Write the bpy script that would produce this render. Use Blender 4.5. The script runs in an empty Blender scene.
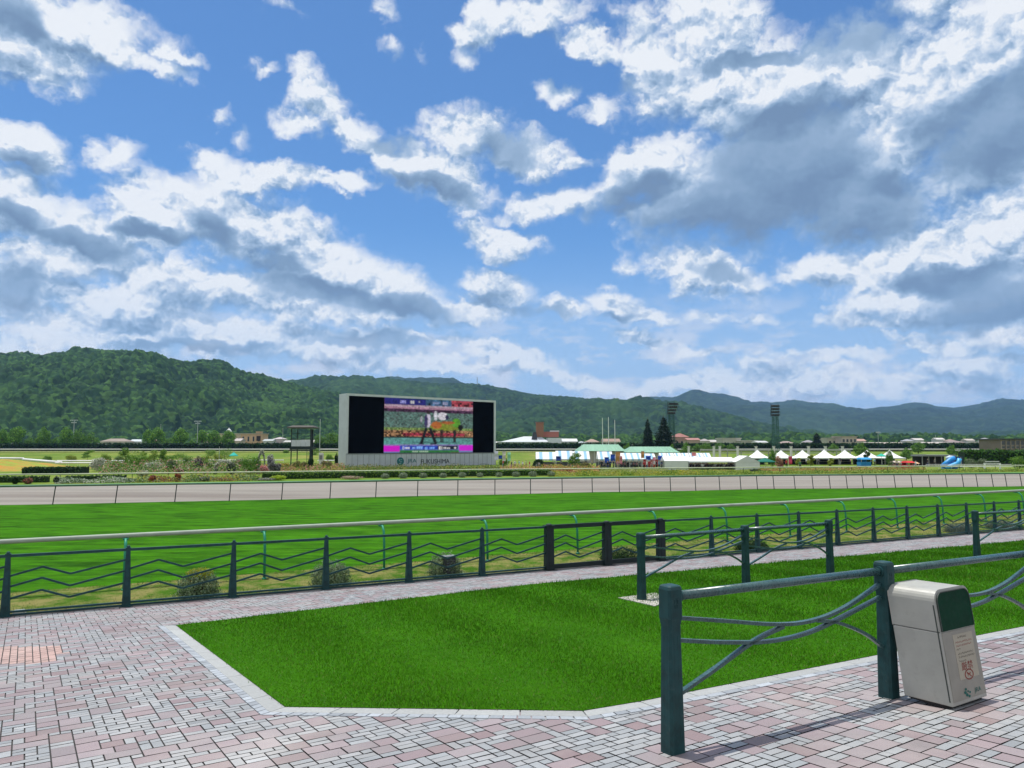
import bpy, math, random
import numpy as np
from mathutils import Vector, Matrix
random.seed(11); RNG = np.random.default_rng(5)
R = math.radians
# ------------------------------------------------------------------ camera and the survey of the place
PITCH = R(4.83); FPX = 740.0; CZ = 2.65           # eye 2.65 m above the level of the track
def ray(px, py):
    x = px - 512; u = 384 - py
    return (x, FPX*math.cos(PITCH) - u*math.sin(PITCH), FPX*math.sin(PITCH) + u*math.cos(PITCH))
GA, GX, GY = 1.10, .032, -.0705                    # the paved apron falls towards the track
def apron(x, y): return GA + GX*x + GY*y
def AP(px, py):
    d = ray(px, py); k = (GA-CZ)/(d[2]-GX*d[0]-GY*d[1]); return (d[0]*k, d[1]*k, d[2]*k+CZ)
def G(px, py, g=0.0):
    d = ray(px, py); k = (g-CZ)/d[2]; return (d[0]*k, d[1]*k, g)
def DX(px, Y, py=446.5):                           # world x of a column at distance Y
    d = ray(px, py); return d[0]*Y/d[1]
def DZ(py, Y):                                     # world z of a row at distance Y
    d = ray(512, py); return CZ + d[2]*Y/d[1]
INZ = -1.6                                         # level of the infield garden
def I(px, py): return G(px, py, INZ)
# ------------------------------------------------------------------ objects
SC = bpy.context.scene; COL = SC.collection
def put(o, parent=None):
    COL.objects.link(o)
    if parent: o.parent = parent
    return o
def tag(o, label=None, cat=None, group=None, kind=None):
    if label: o['label'] = label
    if cat: o['category'] = cat
    if group: o['group'] = group
    if kind: o['kind'] = kind
    return o
def thing(name, label, cat, loc=(0,0,0), rz=0, group=None):
    o = bpy.data.objects.new(name, None); o.empty_display_size = .2; put(o)
    o.location = loc; o.rotation_euler = (0, 0, rz)
    return tag(o, label, cat, group)
def copy_tree(o, parent=None):
    c = o.copy(); put(c)
    if parent: c.parent = parent
    for ch in list(o.children): copy_tree(ch, c)
    return c
class MB:
    def __init__(s): s.v = []; s.f = []; s.c = []
    def add(s, vs, fs, col=None):
        n = len(s.v); s.v += [tuple(p) for p in vs]
        for f in fs: s.f.append(tuple(i+n for i in f)); s.c.append(col)
        return s
    def quad(s, a, b, c, d, col=None): return s.add([a, b, c, d], [(0,1,2,3)], col)
    def box(s, x0, x1, y0, y1, z0, z1, col=None):
        return s.hexa([(x0,y0,z0),(x1,y0,z0),(x1,y1,z0),(x0,y1,z0)], [(x0,y0,z1),(x1,y0,z1),(x1,y1,z1),(x0,y1,z1)], col)
    def hexa(s, b, t, col=None):
        return s.add(list(b)+list(t), [(3,2,1,0),(4,5,6,7),(0,1,5,4),(1,2,6,5),(2,3,7,6),(3,0,4,7)], col)
    def bar(s, p, q, w, h, col=None, up=(0,0,1)):      # rectangular bar from p to q
        p, q = Vector(p), Vector(q); d = (q-p).normalized(); a = d.cross(Vector(up))
        if a.length < 1e-4: a = Vector((1,0,0))
        a.normalize(); b = a.cross(d).normalized(); a *= w/2; b *= h/2
        return s.hexa([p-a-b, p+a-b, p+a+b, p-a+b], [q-a-b, q+a-b, q+a+b, q-a+b], col)
    def tube(s, pts, r, n=10, col=None, cap=True):
        pts = [Vector(p) for p in pts]; m = len(pts)
        rs = r if isinstance(r, (list, tuple)) else [r]*m
        vs = []; prev = None
        for i, p in enumerate(pts):
            d = (pts[min(i+1, m-1)] - pts[max(i-1, 0)]).normalized()
            a = d.cross(Vector((0,0,1)) if abs(d.z) < .95 else Vector((0,1,0))).normalized()
            if prev and a.dot(prev) < 0: a = -a
            prev = a; b = d.cross(a)
            for k in range(n):
                t = 2*math.pi*k/n; vs.append(p + a*math.cos(t)*rs[i] + b*math.sin(t)*rs[i])
        fs = [(i*n+k, i*n+(k+1) % n, (i+1)*n+(k+1) % n, (i+1)*n+k) for i in range(m-1) for k in range(n)]
        if cap: fs += [tuple(range(n))[::-1], tuple((m-1)*n+k for k in range(n))]
        return s.add(vs, fs, col)
    def lathe(s, prof, c=(0,0,0), n=16, col=None):
        vs = [(c[0]+r*math.cos(2*math.pi*k/n), c[1]+r*math.sin(2*math.pi*k/n), c[2]+z) for r, z in prof for k in range(n)]
        m = len(prof)
        fs = [(i*n+k, i*n+(k+1) % n, (i+1)*n+(k+1) % n, (i+1)*n+k) for i in range(m-1) for k in range(n)]
        fs += [tuple(range(n))[::-1], tuple((m-1)*n+k for k in range(n))]
        return s.add(vs, fs, col)
    def mesh(s, name):
        me = bpy.data.meshes.new(name); me.from_pydata(s.v, [], s.f)
        if any(c is not None for c in s.c):
            at = me.color_attributes.new('tone', 'FLOAT_COLOR', 'CORNER'); buf = []
            for f, c in zip(s.f, s.c):
                c = c or (.5,.5,.5); buf += [c[0], c[1], c[2], 1.0]*len(f)
            at.data.foreach_set('color', buf)
        me.update(); return me
    def build(s, name, m, parent=None, smooth=False, bevel=0):
        me = s.mesh(name); me.materials.append(m)
        if smooth: me.polygons.foreach_set('use_smooth', [True]*len(me.polygons))
        o = put(bpy.data.objects.new(name, me), parent)
        if bevel:
            b = o.modifiers.new('edge', 'BEVEL'); b.width = bevel; b.segments = 2; b.limit_method = 'ANGLE'; b.angle_limit = R(35)
        return o
def bulk_mesh(name, V, nper, cols=None):               # V (n*nper,3) loose polygons
    n = len(V)//nper; me = bpy.data.meshes.new(name)
    me.vertices.add(len(V)); me.vertices.foreach_set('co', V.astype(np.float32).ravel())
    me.loops.add(len(V)); me.loops.foreach_set('vertex_index', np.arange(len(V), dtype=np.int32))
    me.polygons.add(n); me.polygons.foreach_set('loop_start', np.arange(0, len(V), nper, dtype=np.int32))
    me.update(calc_edges=True)
    if cols is not None:
        at = me.color_attributes.new('tone', 'FLOAT_COLOR', 'CORNER')
        c = np.ones((len(V), 4), np.float32); c[:, :3] = np.repeat(cols, nper, 0); at.data.foreach_set('color', c.ravel())
    return me
def grid_mesh(name, X, Y, Z):
    h, w = X.shape; me = bpy.data.meshes.new(name)
    V = np.stack([X, Y, Z], -1).reshape(-1, 3).astype(np.float32)
    me.vertices.add(len(V)); me.vertices.foreach_set('co', V.ravel())
    i = (np.arange(h-1)[:, None]*w + np.arange(w-1)[None, :]).ravel()
    F = np.stack([i, i+1, i+w+1, i+w], -1).astype(np.int32)
    me.loops.add(F.size); me.loops.foreach_set('vertex_index', F.ravel())
    me.polygons.add(len(F)); me.polygons.foreach_set('loop_start', np.arange(0, F.size, 4, dtype=np.int32))
    me.update(calc_edges=True); return me
# ------------------------------------------------------------------ materials
def newmat(name):
    m = bpy.data.materials.new(name); m.use_nodes = True; nt = m.node_tree
    b = nt.nodes['Principled BSDF']; b.inputs['Specular IOR Level'].default_value = .3
    return m, nt, b
def N(nt, t, **kw):
    n = nt.nodes.new(t)
    for k, v in kw.items(): setattr(n, k, v)
    return n
def mix(nt, a, b, f, blend='MIX'):
    n = N(nt, 'ShaderNodeMix', data_type='RGBA', blend_type=blend)
    for i, v in ((0, f), (6, a), (7, b)):
        if hasattr(v, 'is_linked') or hasattr(v, 'links'): nt.links.new(v, n.inputs[i])
        elif i == 0: n.inputs[0].default_value = v
        else: n.inputs[i].default_value = (v[0], v[1], v[2], 1)
    return n.outputs[2]
def noise(nt, scale, detail=4, rough=.6, co='Object', sc=None):
    tc = N(nt, 'ShaderNodeTexCoord'); n = N(nt, 'ShaderNodeTexNoise')
    n.inputs['Scale'].default_value = scale; n.inputs['Detail'].default_value = detail; n.inputs['Roughness'].default_value = rough
    src = tc.outputs[co]
    if co == 'World':
        pass
    if sc:
        mp = N(nt, 'ShaderNodeMapping'); mp.inputs['Scale'].default_value = sc; nt.links.new(src, mp.inputs[0]); src = mp.outputs[0]
    nt.links.new(src, n.inputs['Vector']); return n.outputs['Fac']
def remap(nt, v, a, b, c=0., d=1.):
    n = N(nt, 'ShaderNodeMapRange'); n.inputs[1].default_value = a; n.inputs[2].default_value = b
    n.inputs[3].default_value = c; n.inputs[4].default_value = d; nt.links.new(v, n.inputs[0]); return n.outputs[0]
def bump(nt, b, h, strength, dist):
    n = N(nt, 'ShaderNodeBump'); n.inputs['Strength'].default_value = strength; n.inputs['Distance'].default_value = dist
    nt.links.new(h, n.inputs['Height']); nt.links.new(n.outputs[0], b.inputs['Normal'])
_M = {}
def M(name, col, rough=.6, var=.25, scale=6, metal=0, bmp=0, bscale=60, dirt=None, spec=.3, stretch=None):
    """paint, metal, cloth, wood: a base colour broken up by two scales of wear"""
    if name in _M: return _M[name]
    m, nt, b = newmat(name); b.inputs['Roughness'].default_value = rough; b.inputs['Metallic'].default_value = metal
    b.inputs['Specular IOR Level'].default_value = spec
    lo = tuple(c*(1-var) for c in col); hi = tuple(min(1, c*(1+var)) for c in col)
    f = remap(nt, noise(nt, scale, 5, .65, sc=stretch), .3, .7)
    c = mix(nt, lo, hi, f)
    if dirt: c = mix(nt, c, dirt, remap(nt, noise(nt, scale*2.7, 6, .7, sc=stretch), .58, .8, 0, .7))
    nt.links.new(c, b.inputs['Base Color'])
    nt.links.new(remap(nt, noise(nt, scale*4, 3), .3, .7, max(.05, rough-.1), min(1, rough+.12)), b.inputs['Roughness'])
    if bmp: bump(nt, b, noise(nt, bscale, 4), bmp, .01)
    _M[name] = m; return m
def MV(name, rough=.7, var=.15, scale=4, trans=0, spec=.2):
    """base colour from the mesh's own per-face colour (bricks, leaves, stripes)"""
    if name in _M: return _M[name]
    m, nt, b = newmat(name); b.inputs['Roughness'].default_value = rough; b.inputs['Specular IOR Level'].default_value = spec
    a = N(nt, 'ShaderNodeAttribute', attribute_name='tone')
    f = remap(nt, noise(nt, scale, 5, .7), .25, .75, 1-var, 1+var)
    v = N(nt, 'ShaderNodeVectorMath', operation='SCALE'); nt.links.new(a.outputs['Color'], v.inputs[0]); nt.links.new(f, v.inputs['Scale'])
    nt.links.new(v.outputs[0], b.inputs['Base Color'])
    if trans:
        t = N(nt, 'ShaderNodeBsdfTranslucent'); nt.links.new(v.outputs[0], t.inputs[0])
        mx = N(nt, 'ShaderNodeMixShader'); mx.inputs[0].default_value = trans
        nt.links.new(b.outputs[0], mx.inputs[1]); nt.links.new(t.outputs[0], mx.inputs[2])
        nt.links.new(mx.outputs[0], nt.nodes['Material Output'].inputs[0])
    _M[name] = m; return m
# ------------------------------------------------------------------ camera, light, air
cam = bpy.data.cameras.new('camera'); cam.lens = FPX/1024*36; cam.sensor_width = 36; cam.clip_start = .05; cam.clip_end = 40000
co = put(bpy.data.objects.new('camera', cam)); co.location = (0, 0, CZ); co.rotation_euler = (R(90)+PITCH, 0, 0); SC.camera = co
SUNV = Vector((-.15, .15, 1)).normalized()
sl = bpy.data.lights.new('sun', 'SUN'); sl.energy = 4.6; sl.angle = R(.53); sl.color = (1, .965, .90)
so = put(bpy.data.objects.new('sun', sl)); so.rotation_euler = (-SUNV).to_track_quat('-Z', 'Y').to_euler(); so.location = (0, 0, 40)
SC.view_settings.view_transform = 'Standard'; SC.view_settings.look = 'None'; SC.view_settings.exposure = .05; SC.view_settings.gamma = 1
SC.cycles.use_denoising = True; SC.cycles.denoiser = 'OPENIMAGEDENOISE'; SC.cycles.denoising_prefilter = 'ACCURATE'
def build_sky():
    w = bpy.data.worlds.new('World'); SC.world = w; w.use_nodes = True; nt = w.node_tree; L = nt.links
    bg = nt.nodes['Background']; bg.inputs['Strength'].default_value = .1
    sky = N(nt, 'ShaderNodeTexSky', sky_type='NISHITA', sun_disc=False)
    sky.sun_elevation = math.asin(SUNV.z); sky.sun_rotation = math.atan2(SUNV.x, SUNV.y)
    sky.air_density = 1.0; sky.dust_density = .6; sky.ozone_density = 2.2; sky.altitude = 60
    tc = N(nt, 'ShaderNodeTexCoord'); sep = N(nt, 'ShaderNodeSeparateXYZ'); L.new(tc.outputs['Generated'], sep.inputs[0])
    def mth(op, a, b=None, c=None, clamp=False):
        n = N(nt, 'ShaderNodeMath', operation=op); n.use_clamp = clamp
        for i, v in enumerate((a, b, c)):
            if v is None: continue
            if isinstance(v, (int, float)): n.inputs[i].default_value = v
            else: L.new(v, n.inputs[i])
        return n.outputs[0]
    az = mth('ARCTAN2', sep.outputs[0], sep.outputs[1]); el = mth('ARCSINE', sep.outputs[2])
    comb = N(nt, 'ShaderNodeCombineXYZ'); L.new(az, comb.inputs[0]); L.new(el, comb.inputs[1]); P0 = comb.outputs[0]
    def angles(px, py):
        d = Vector(ray(px, py)).normalized(); return math.atan2(d.x, d.y), math.asin(d.z)
    def vm(op, a, b=None, s=None):
        n = N(nt, 'ShaderNodeVectorMath', operation=op)
        for i, v in enumerate((a, b)):
            if v is None: continue
            if isinstance(v, (tuple, list)): n.inputs[i].default_value = v
            else: L.new(v, n.inputs[i])
        if s is not None: n.inputs['Scale'].default_value = s
        return n.outputs['Value'] if op == 'LENGTH' else n.outputs[0]
    def nz(vec, scale, detail, rough, dist=0, color=False, sy=1.25):
        n = N(nt, 'ShaderNodeTexNoise', noise_dimensions='2D'); n.inputs['Scale'].default_value = scale; n.inputs['Detail'].default_value = detail
        n.inputs['Roughness'].default_value = rough; n.inputs['Distortion'].default_value = dist
        L.new(vm('MULTIPLY', vec, (1, sy, 1)), n.inputs['Vector']); return n.outputs['Color' if color else 'Fac']
    # ragged outlines: bend the coordinates before asking where the clouds are
    w1 = vm('SCALE', vm('SUBTRACT', nz(P0, 7, 3, .6, color=True), (.5,.5,.5)), s=.055)
    w2 = vm('SCALE', vm('SUBTRACT', nz(P0, 30, 4, .6, color=True), (.5,.5,.5)), s=.030)
    P = vm('ADD', vm('ADD', P0, w1), w2)
    def field(items, vec, k):
        acc = None; base = vec
        for q, it in enumerate(items):
            if q and q % 8 == 0:                        # keeps the shader's register use low: evaluate in batches
                ma = N(nt, 'ShaderNodeVectorMath', operation='MULTIPLY_ADD'); L.new(acc, ma.inputs[0]); ma.inputs[1].default_value = (1e-7,)*3; L.new(base, ma.inputs[2]); vec = ma.outputs[0]
            cx, cy, rx, ry = it[:4]; rot = it[4] if len(it) > 4 else 0
            a, e = angles(cx, cy)
            mp = N(nt, 'ShaderNodeMapping', vector_type='TEXTURE')
            mp.inputs['Location'].default_value = (a, e, 0); mp.inputs['Rotation'].default_value = (0, 0, R(-rot))
            mp.inputs['Scale'].default_value = (rx/FPX*math.cos(a)**1.0, ry/FPX, 1)
            L.new(vec, mp.inputs[0]); ln = vm('LENGTH', mp.outputs[0])
            k_ = min(1, (rx*ry)**.5/26)
            if k_ < 1: ln = mth('MULTIPLY_ADD', ln, k_, 1-k_)
            acc = ln if acc is None else mth('SMOOTH_MIN', acc, ln, k)
        return acc
    W = CLOUDS; K = CORES
    Lc = field(W, P, .22)
    def puff(vec, scale, det):
        n = N(nt, 'ShaderNodeTexVoronoi', feature='SMOOTH_F1', voronoi_dimensions='2D'); n.inputs['Scale'].default_value = scale; n.inputs['Detail'].default_value = det; n.inputs['Roughness'].default_value = .55; n.inputs['Smoothness'].default_value = .35
        n.inputs['Lacunarity'].default_value = 2.1; n.normalize = True; L.new(vm('MULTIPLY', vec, (1, 1.25, 0)), n.inputs['Vector']); return mth('SUBTRACT', 1, n.outputs['Distance'])
    P1 = vm('ADD', P0, w2); up3 = vm('ADD', P1, (-.003, .0075, 0))
    big = nz(P0, 7.5, 6, .60); fine = puff(P1, 17, 3.0)
    nn = mth('ADD', mth('MULTIPLY', mth('SUBTRACT', big, .5), 1.35), mth('MULTIPLY', mth('SUBTRACT', fine, .62), 1.0))
    dens = mth('ADD', mth('SUBTRACT', 1.02, Lc), nn)             # >0 inside a cloud
    cov = N(nt, 'ShaderNodeMapRange', interpolation_type='SMOOTHSTEP'); cov.inputs[1].default_value = -.12; cov.inputs[2].default_value = .52
    L.new(dens, cov.inputs[0]); cov = cov.outputs[0]
    # billows: the same noise a little higher up, towards the light
    up = vm('ADD', P0, (-.004, .016, 0)); up2 = vm('ADD', P0, (-.002, .007, 0))
    rel = mth('ADD', mth('MULTIPLY', mth('SUBTRACT', big, nz(up, 7.5, 6, .60)), 2.8), mth('MULTIPLY', mth('SUBTRACT', fine, puff(up3, 17, 3.0)), 2.6))
    ma = N(nt, 'ShaderNodeVectorMath', operation='MULTIPLY_ADD'); L.new(Lc, ma.inputs[0]); ma.inputs[1].default_value = (1e-7,)*3; L.new(P, ma.inputs[2])
    mb_ = N(nt, 'ShaderNodeVectorMath', operation='MULTIPLY_ADD'); L.new(Lc, mb_.inputs[0]); mb_.inputs[1].default_value = (1e-7,)*3; L.new(P, mb_.inputs[2])
    Lu = field([q for q in W if q[2]*q[3] > 420], vm('ADD', mb_.outputs[0], (-.004, .026, 0)), .22); side = mth('MULTIPLY', mth('SUBTRACT', Lu, Lc), .55); side = mth('MINIMUM', mth('MAXIMUM', side, -.30), .24)
    Lk = field(K, ma.outputs[0], .25)
    core = N(nt, 'ShaderNodeMapRange', interpolation_type='SMOOTHSTEP'); core.inputs[1].default_value = 1.25; core.inputs[2].default_value = .55
    L.new(mth('ADD', Lk, mth('MULTIPLY', nn, -.38)), core.inputs[0]); core = core.outputs[0]
    thick = N(nt, 'ShaderNodeMapRange', interpolation_type='SMOOTHSTEP'); thick.inputs[1].default_value = .35; thick.inputs[2].default_value = 1.5
    L.new(dens, thick.inputs[0]); thick = thick.outputs[0]
    rel = mth('MULTIPLY', rel, mth('SUBTRACT', 1, mth('MULTIPLY', core, .85)))
    lit = mth('ADD', mth('SUBTRACT', mth('SUBTRACT', .80, mth('MULTIPLY', core, .60)), mth('MULTIPLY', thick, .12)), mth('ADD', rel, side), clamp=True)
    ramp = N(nt, 'ShaderNodeValToRGB'); L.new(lit, ramp.inputs[0]); e = ramp.color_ramp.elements
    e[0].position = 0; e[0].color = (1.7, 2.65, 4.2, 1); e[1].position = 1; e[1].color = (8.6, 8.9, 9.3, 1)
    for p, c in ((.2, (2.2, 3.35, 5.0)), (.5, (3.5, 4.8, 6.6)), (.74, (5.6, 6.6, 8.0))):
        q = e.new(p); q.color = c + (1,)
    # clear sky, deepened towards the blue the air has on such a day
    tint = N(nt, 'ShaderNodeMix', data_type='RGBA', blend_type='MULTIPLY'); tint.inputs[0].default_value = 1
    L.new(sky.outputs[0], tint.inputs[6]); tint.inputs[7].default_value = SKYTINT
    base = tint.outputs[2]
    # towards the horizon the air is full of pale vapour
    vh = N(nt, 'ShaderNodeMapRange', interpolation_type='SMOOTHSTEP'); vh.inputs[1].default_value = R(17); vh.inputs[2].default_value = R(2); vh.inputs[3].default_value = 0; vh.inputs[4].default_value = .80
    L.new(el, vh.inputs[0]); vm_ = N(nt, 'ShaderNodeMix', data_type='RGBA'); L.new(vh.outputs[0], vm_.inputs[0]); L.new(base, vm_.inputs[6]); vm_.inputs[7].default_value = (4.2, 5.8, 8.4, 1); base = vm_.outputs[2]
    pv = N(nt, 'ShaderNodeMapRange', interpolation_type='SMOOTHSTEP'); pv.inputs[1].default_value = .44; pv.inputs[2].default_value = .66; L.new(nz(vm('MULTIPLY', P0, (1, 1.9, 1)), 11, 5, .62), pv.inputs[0])
    ve = N(nt, 'ShaderNodeMapRange', interpolation_type='SMOOTHSTEP'); ve.inputs[1].default_value = R(13); ve.inputs[2].default_value = R(6); L.new(el, ve.inputs[0])
    pm = N(nt, 'ShaderNodeMix', data_type='RGBA'); L.new(mth('MULTIPLY', mth('MULTIPLY', pv.outputs[0], ve.outputs[0]), .8), pm.inputs[0]); L.new(base, pm.inputs[6]); pm.inputs[7].default_value = (6.9, 7.4, 8.5, 1); base = pm.outputs[2]
    # unseen bright cloud added behind and above the viewer as fill light
    nb = N(nt, 'ShaderNodeTexNoise'); nb.inputs['Scale'].default_value = 2.6; nb.inputs['Detail'].default_value = 4; L.new(tc.outputs['Generated'], nb.inputs['Vector']); fill_cloud = nb.outputs['Fac']
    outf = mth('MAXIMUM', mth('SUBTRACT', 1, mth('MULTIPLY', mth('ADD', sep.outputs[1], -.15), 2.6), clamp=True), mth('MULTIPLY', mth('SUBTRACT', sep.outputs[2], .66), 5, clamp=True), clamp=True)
    bc = mth('MULTIPLY', mth('MULTIPLY', mth('SUBTRACT', fill_cloud, .38), 7, clamp=True), outf)
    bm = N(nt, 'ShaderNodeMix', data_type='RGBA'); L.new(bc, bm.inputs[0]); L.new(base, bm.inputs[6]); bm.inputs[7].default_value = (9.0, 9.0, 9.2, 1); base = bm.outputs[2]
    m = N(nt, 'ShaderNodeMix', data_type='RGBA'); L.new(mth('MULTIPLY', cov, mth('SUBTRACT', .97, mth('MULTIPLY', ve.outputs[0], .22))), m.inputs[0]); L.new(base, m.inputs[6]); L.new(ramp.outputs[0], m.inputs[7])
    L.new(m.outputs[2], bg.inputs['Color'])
    w.cycles.sampling_method = 'NONE'
    cy = SC.cycles; cy.max_bounces = 4; cy.diffuse_bounces = 2; cy.glossy_bounces = 2; cy.transmission_bounces = 2; cy.transparent_max_bounces = 4; cy.volume_bounces = 0; cy.sample_clamp_indirect = 6
SKYTINT = (.64, 1.0, 1.32, 1)
CLOUDS = [(60,18,105,30),(30,55,62,26),(118,52,70,11,6),(168,50,32,9),(16,138,46,18,22),(113,158,24,13),
 (30,205,62,34,20),(70,232,78,34,20),(150,212,52,34,30),(205,212,60,34,30),(255,235,60,28,25),(15,290,50,36),(60,262,90,16),
 (330,262,92,34,20),(395,290,70,28,22),(270,292,120,30),(340,306,110,22),(180,290,80,26),(120,308,110,26),(60,325,90,20),
 (495,290,42,20,20),(470,312,60,12),(560,306,48,12),(610,302,42,15,20),(640,318,36,7,10),
 (200,335,150,20),(320,348,110,18),(70,350,110,16),(430,342,60,10),(505,355,80,14,14),(420,365,110,12),(570,375,60,9,10),(640,346,46,9,18),(695,360,32,5),
 (322,98,38,26,35),(352,132,40,22,30),(306,62,12,8),(300,125,24,10),(468,132,46,24),(515,150,58,24,10),(440,180,62,24,14),(392,165,40,16,20),(250,180,75,14),(215,162,28,13),(330,185,50,10),
 (508,242,40,16,22),(560,92,26,9),(535,15,50,18),(485,28,34,18,-25),(590,45,60,14,15),(598,112,22,12),(565,160,26,8),
 (560,200,60,18,-8),(640,170,80,30,-25),(720,200,130,52),(800,165,110,70),(700,85,85,40),(650,55,42,30,30),(710,25,80,34),(780,90,90,40),(850,75,80,34),(905,110,90,50),(965,55,70,60,-20),(1000,130,90,60),(1020,30,70,60),(850,205,80,40),(905,150,60,14),
 (870,170,60,20,-20),(715,272,58,24,22),(830,272,60,20,10),(900,262,80,28),(970,240,80,40),(1010,290,80,46),(930,300,60,22),(680,205,60,12),
 (716,317,18,5),(762,320,10,3),(845,360,50,6),(875,322,40,9),(800,384,120,15,3),(900,385,110,14),(690,388,70,9),(930,345,50,9,12),(970,362,70,10),(1010,330,50,14),(900,335,30,6),
 (220,117,9,6),(244,138,12,7),(268,70,10,5),(286,10,16,6),(385,10,9,7),(388,42,8,5),(418,55,6,4),(628,265,12,5)]
CORES = [(785,165,85,50),(720,215,100,34),(850,205,72,36),(630,195,60,18,-15),(805,122,50,26),(990,130,70,44),(505,145,34,18),(445,190,50,9,10),
 (330,292,80,16,10),(405,305,55,14,10),(25,214,30,12),(85,245,50,13,10),(215,228,26,14,40),(150,232,36,8),(280,262,35,9),(540,310,40,7),(490,303,20,7),(25,152,28,8,15),
 (725,272,30,10,20),(960,275,50,16),(1005,300,60,22),(10,292,26,22),(585,80,50,14,10),(18,22,30,18),(760,62,70,8),(610,318,40,5),(395,148,30,10),(380,345,60,8),(200,345,80,7),(860,30,50,26)]
build_sky()
HAZE = 6.0e-5
def build_haze():
    m = bpy.data.materials.new('haze_air'); m.use_nodes = True; nt = m.node_tree; nt.nodes.clear()
    o = N(nt, 'ShaderNodeOutputMaterial'); v = N(nt, 'ShaderNodeVolumePrincipled')
    v.inputs['Color'].default_value = (.34, .60, 1.0, 1); v.inputs['Density'].default_value = HAZE; v.inputs['Anisotropy'].default_value = .1
    nt.links.new(v.outputs[0], o.inputs['Volume'])
    b = MB().box(-11000, 11000, -300, 12500, -2.8, 620)
    h = b.build('haze', m); tag(h, 'thin blue summer air between the viewer and the far hills', 'haze', kind='stuff')
if HAZE: build_haze()
# ------------------------------------------------------------------ ground of the racecourse
U = Vector((math.cos(R(28.2)), math.sin(R(28.2)), 0)); NV = Vector((-U.y, U.x, 0))
F0 = Vector((-7.72, 11.73, 0))                      # first fence post in view; the fence runs along U
def on_fence(s, off=0.0):
    p = F0 + U*s + NV*off; p.z = apron(p.x, p.y) if off <= .3 else 0.0; return p
DE_X = np.array([-400, -120, -34.5, -19.6, -1.0, 25., 52.4, 140, 500]); DE_Y = np.array([30., 36., 50.2, 55.6, 62.2, 68.5, 75.5, 92, 120])
DN_X = np.array([-300, -80, -23.3, -13.0, -.7, 15.5, 34.5, 100, 400]); DN_Y = np.array([18., 24., 34.0, 37.2, 41.8, 46.7, 50.3, 58, 75])
def e_far(x): return float(np.interp(x, DE_X, DE_Y))
def e_near(x): return float(np.interp(x, DN_X, DN_Y))
def smooth(t): t = np.clip(t, 0, 1); return t*t*(3-2*t)
def terrain_z(X, Y):
    d = Y - np.interp(X, DE_X, DE_Y)
    return INZ*smooth((d-11)/12)*(1-smooth((Y-235)/60))
def grass_mat(name, a, b, dry=None, scale=1.2, mow=0, bstr=.6, dryamt=(.55, .75), streak=False):
    m, nt, p = newmat(name); p.inputs['Roughness'].default_value = .85; p.inputs['Specular IOR Level'].default_value = .03
    f = remap(nt, noise(nt, scale, 8, .68), .32, .68)
    c = mix(nt, a, b, f)
    c = mix(nt, c, tuple(x*.55 for x in a), remap(nt, noise(nt, scale*22, 5, .75), .5, .75, 0, .75))
    if mow:
        tc = N(nt, 'ShaderNodeTexCoord'); mp = N(nt, 'ShaderNodeMapping'); mp.inputs['Rotation'].default_value = (0, 0, R(-28.2)); nt.links.new(tc.outputs['Object'], mp.inputs[0])
        wv = N(nt, 'ShaderNodeTexWave', bands_direction='Y'); wv.inputs['Scale'].default_value = mow; wv.inputs['Distortion'].default_value = 1.2; wv.inputs['Detail'].default_value = 2; nt.links.new(mp.outputs[0], wv.inputs[0])
        c = mix(nt, c, tuple(min(1, x*1.25) for x in b), remap(nt, wv.outputs['Fac'], .2, .8, 0, .35))
    if dry: c = mix(nt, c, dry, remap(nt, noise(nt, scale*1.7, 6, .75), dryamt[0], dryamt[1], 0, .85))
    if streak:
        c = mix(nt, c, tuple(x*.45 for x in a), remap(nt, noise(nt, 1.6, 5, .7, sc=(.35, 1.3, 1)), .47, .62, 0, .75)); c = mix(nt, c, tuple(min(1, x*1.5) for x in b), remap(nt, noise(nt, 2.3, 5, .7, sc=(.3, 1.2, 1)), .5, .64, 0, .65))
    nt.links.new(c, p.inputs['Base Color'])
    bump(nt, p, noise(nt, scale*30, 5, .8), bstr, .04)
    return m
G_LAWN = grass_mat('lawn_grass_soil', (.028, .12, .002), (.045, .17, .003), scale=1.1, dry=(.08, .14, .01), dryamt=(.62, .85))
G_TURF = grass_mat('turf_track', (.020, .092, .0015), (.038, .145, .002), scale=.6, mow=.05, dry=(.055, .155, .005), dryamt=(.5, .75), streak=True)
G_VERGE = grass_mat('verge', (.03, .095, .004), (.06, .14, .010), dry=(.23, .20, .075), scale=.9, dryamt=(.42, .60))
G_IN = grass_mat('infield_grass', (.085, .155, .02), (.15, .21, .035), dry=(.27, .24, .07), scale=.03, dryamt=(.5, .66))
G_BASE = grass_mat('far_ground', (.05, .09, .02), (.10, .13, .04), dry=(.2, .19, .12), scale=.01)
def sheet(name, pts, z, m, label=None):
    mb = MB(); mb.add([(x, y, z if not callable(z) else z(x, y)) for x, y in pts], [tuple(range(len(pts)))])
    return tag(mb.build(name, m), label, kind='structure')
sheet('ground', [(-9000, -200), (9000, -200), (9000, 12000), (-9000, 12000)], -1.75, G_BASE)
# infield and home turf in one relief sheet that dips to the infield garden
xs = np.concatenate([np.linspace(-900, -170, 20), np.linspace(-160, 200, 73), np.linspace(215, 1100, 24)])
ys = np.concatenate([np.linspace(0, 1, 2), np.linspace(1, 4, 2)*1, np.linspace(5, 30, 26), np.linspace(33, 240, 60), np.linspace(246, 300, 14), np.linspace(312, 640, 14)])
tt = np.linspace(0, 1, 90)
XX, TT = np.meshgrid(xs, tt)
near = np.interp(XX, DE_X, DE_Y) + 1.2
YY = near + (TT**2.2)*(640-near)
o = put(bpy.data.objects.new('infield', grid_mesh('infield', XX, YY, terrain_z(XX, YY)))); o.data.materials.append(G_IN); tag(o, kind='structure')
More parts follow.
